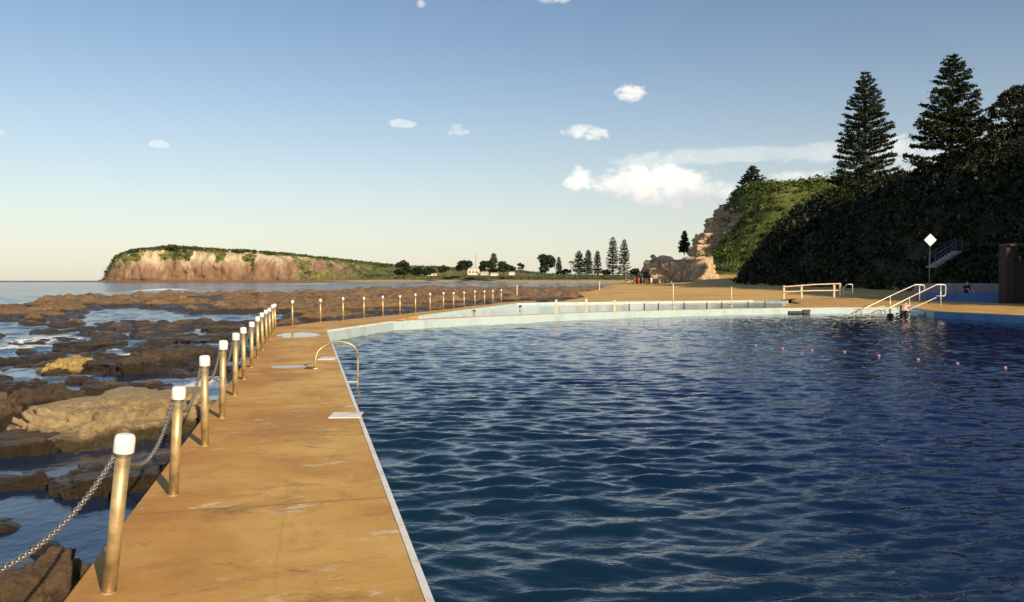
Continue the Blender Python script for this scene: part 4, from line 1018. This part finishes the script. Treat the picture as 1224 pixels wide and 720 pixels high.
# bathers at the steps
c=P(1080,384,43.0); person((c.x,c.y,-.88),PI*.80,'bend',SK['fair'],None,'black','bather with a pale bare back bending over by the handrail',1.0,sub=2)
c=P(1068,388,43.5); person((c.x-.12,c.y+.15,-1.15),-PI*.35,'stand',SK['tan'],'black','black','second bather in dark swimwear low in the water left of the pale one',.72,sub=2)
for px,py,z,lab in ((455.5,390.5,-.40,'swimmer with dark hair near the far left pool corner'),(567,376.5,-.16,'dark haired swimmer at the left end of the wading pool'),(622,370,-.16,'swimmer in the middle of the wading pool seen as a small dark head')):
    c=G(px,py,z); person((c.x,c.y,z+.03),random.uniform(0,6),'swim',SK['tan'],None,None,lab,1.0,group='swimmers whose heads show above the water')
BP=[(748.5,341,'stand','navy','black','beachgoer in dark clothes at the left of the beach group'),(751.5,346,'sit','yellow','navy','seated beachgoer in yellow nearest the pool'),(758.5,342.5,'stand','red','navy','beachgoer in a red top left of the other red one'),
(763.5,344,'stand','red','red','beachgoer all in red nearest the water'),(768,341.8,'stand','blue','black','beachgoer in blue beside the dark rock'),(773.5,343.5,'sit','pink','navy','seated beachgoer in pink by the dark rock'),
(778.5,340.8,'stand','white','white','beachgoer in white standing in front of the dark rock'),(788.5,342,'sit','white','navy','seated beachgoer in white right of the dark rock'),(802.5,339.8,'sit','white','black','beachgoer in white sitting alone at the foot of the outcrop')]
for i,(px,py,po,t_,b_,lab) in enumerate(BP):
    Yp=193-i*.3 if i<6 else 190
    x=(px-612)/F*Yp; z=H(x,Yp); 
    person((x,Yp,z),i*1.1,po,SK['tan' if i%2 else 'fair'],t_,b_,lab,1.0,'people on the beach')
c=P(1155.5,349,64.3); person((c.x,c.y,P(1155,350.5,63.2).z-.0),0,'sit',SK['fair'],'black','black','person in dark clothes sitting on the blue wall in the shade',1.0)

# ------------------------------------------------------------------ light and sky
SUN_EL=math.radians(24); sv=Vector((.56,-.83,0)).normalized(); SUN_AZ=math.atan2(sv.x,sv.y)
sun=bpy.data.lights.new('sun','SUN'); so=bpy.data.objects.new('sun',sun); COL.objects.link(so)
sun.energy=4.6; sun.angle=math.radians(.5); sun.color=(1,.80,.55)
dirv=Vector((sv.x*math.cos(SUN_EL),sv.y*math.cos(SUN_EL),math.sin(SUN_EL)))
so.rotation_mode='QUATERNION'; so.rotation_quaternion=dirv.to_track_quat('Z','Y'); so.location=(30,-40,60)
w=bpy.data.worlds.new('World'); sc.world=w; w.use_nodes=True; nt=w.node_tree; n=N(nt)
bg=nt.nodes['Background']; bg.inputs['Strength'].default_value=.082
sky=n('ShaderNodeTexSky',sky_type='NISHITA'); sky.sun_disc=False; sky.sun_elevation=SUN_EL; sky.sun_rotation=SUN_AZ
sky.air_density=1.0; sky.dust_density=.6; sky.ozone_density=1.2; sky.altitude=0
tc=n('ShaderNodeTexCoord').outputs['Generated']; s=n.sep(tc)
azn=n.math('ARCTAN2',s[0],s[1]); el=n.math('ARCSINE',s[2])
cvec=n('ShaderNodeCombineXYZ'); n.link(azn,cvec.inputs[0]); n.link(el,cvec.inputs[1])
wfine=n.noise(n.mapping(cvec.outputs[0],scale=(1,1.6,1)),48,7,.6,.5); wn=n.noise(n.mapping(cvec.outputs[0],scale=(1,1.5,1)),22,9,.66,.3); wl2=n.noise(n.mapping(cvec.outputs[0],scale=(1,3.5,1)),9,6,.6,.4)
def azel(px,py): d_=ray(px,py).normalized(); return math.atan2(d_.x,d_.y),math.asin(d_.z)
CLD=[(790,224,84,29,1,1.1),(740,224,52,19,.9,.9),(845,232,55,18,.95,.9),(800,210,34,20,1,1),(692,217,20,17,.95,.8),(950,216,50,13,.5,1.2),(752,111,21,11,.75,.8),(690,157,20,9,.6,.8),(710,161,18,9,.6,.8),(480,147,17,6,.38,1.5),(548,155,17,7,.3,1.5),(665,-2,26,7,.5,.8),(503,4,7,6,.45,.8),
 (860,186,150,10,.26,1.5),(800,192,70,14,.35,1.2),(1075,182,40,20,.5,1.3),(985,182,70,13,.3,1.3),(1120,195,60,16,.5,1.2),(190,172,12,6,.3,1.5),(818,266,12,5,.35,.8),(2,158,7,6,.3,.8),(890,238,45,10,.5,1),(850,222,40,8,.6,1.0)]
tot=None
for (px,py,wx,wy,op,nz_) in CLD:
    a,e=azel(px,py); a2,_=azel(px+wx,py); _,e2=azel(px,py-wy)
    u=n.math('DIVIDE',n.math('SUBTRACT',azn,a),(a2-a)*1.05); v=n.math('DIVIDE',n.math('SUBTRACT',el,e),(e2-e)*1.05)
    rr_=n.math('ADD',n.math('MULTIPLY',u,u),n.math('MULTIPLY',v,v))
    dd=n.math('ADD',n.math('SUBTRACT',1.0,rr_),n.math('MULTIPLY',n.math('SUBTRACT',wfine if wx<30 else (wn if wx<100 else wl2),.5),3.6*nz_))
    k=n.math('MULTIPLY',n.range(dd,0,1.0,0,1,True),op)
    tot=k if tot is None else n.math('MAXIMUM',tot,k)
# lit tops, greyer undersides of the big cloud
bn_=n.noise(n.mapping(cvec.outputs[0],scale=(1,1.4,1),loc=(.02,.012,0)),16,6,.6)
_,e0=azel(790,248); _,e1=azel(790,214)
shade=n.math('ADD',n.range(el,e0,e1,0,1),n.math('MULTIPLY',n.math('SUBTRACT',bn_,.5),2.2),clamp=True)
cc=n.mix(shade,(6.0,6.1,6.3),(10.8,10.3,9.2))
# warm pale air low over the sea
hz=n.math('POWER',n.range(el,0,.36,1,0),2.2)
skyc=n.mix(n.math('MULTIPLY',hz,.7),sky.outputs[0],(7.2,6.9,6.0))
n.link(n.mix(tot,skyc,cc),bg.inputs['Color'])
sc.view_settings.view_transform='Standard'; sc.view_settings.look='None'; sc.view_settings.exposure=.5; sc.view_settings.gamma=1
sc.cycles.max_bounces=6; sc.cycles.transparent_max_bounces=4; sc.cycles.use_denoising=True
sc.cycles.caustics_reflective=False; sc.cycles.caustics_refractive=False
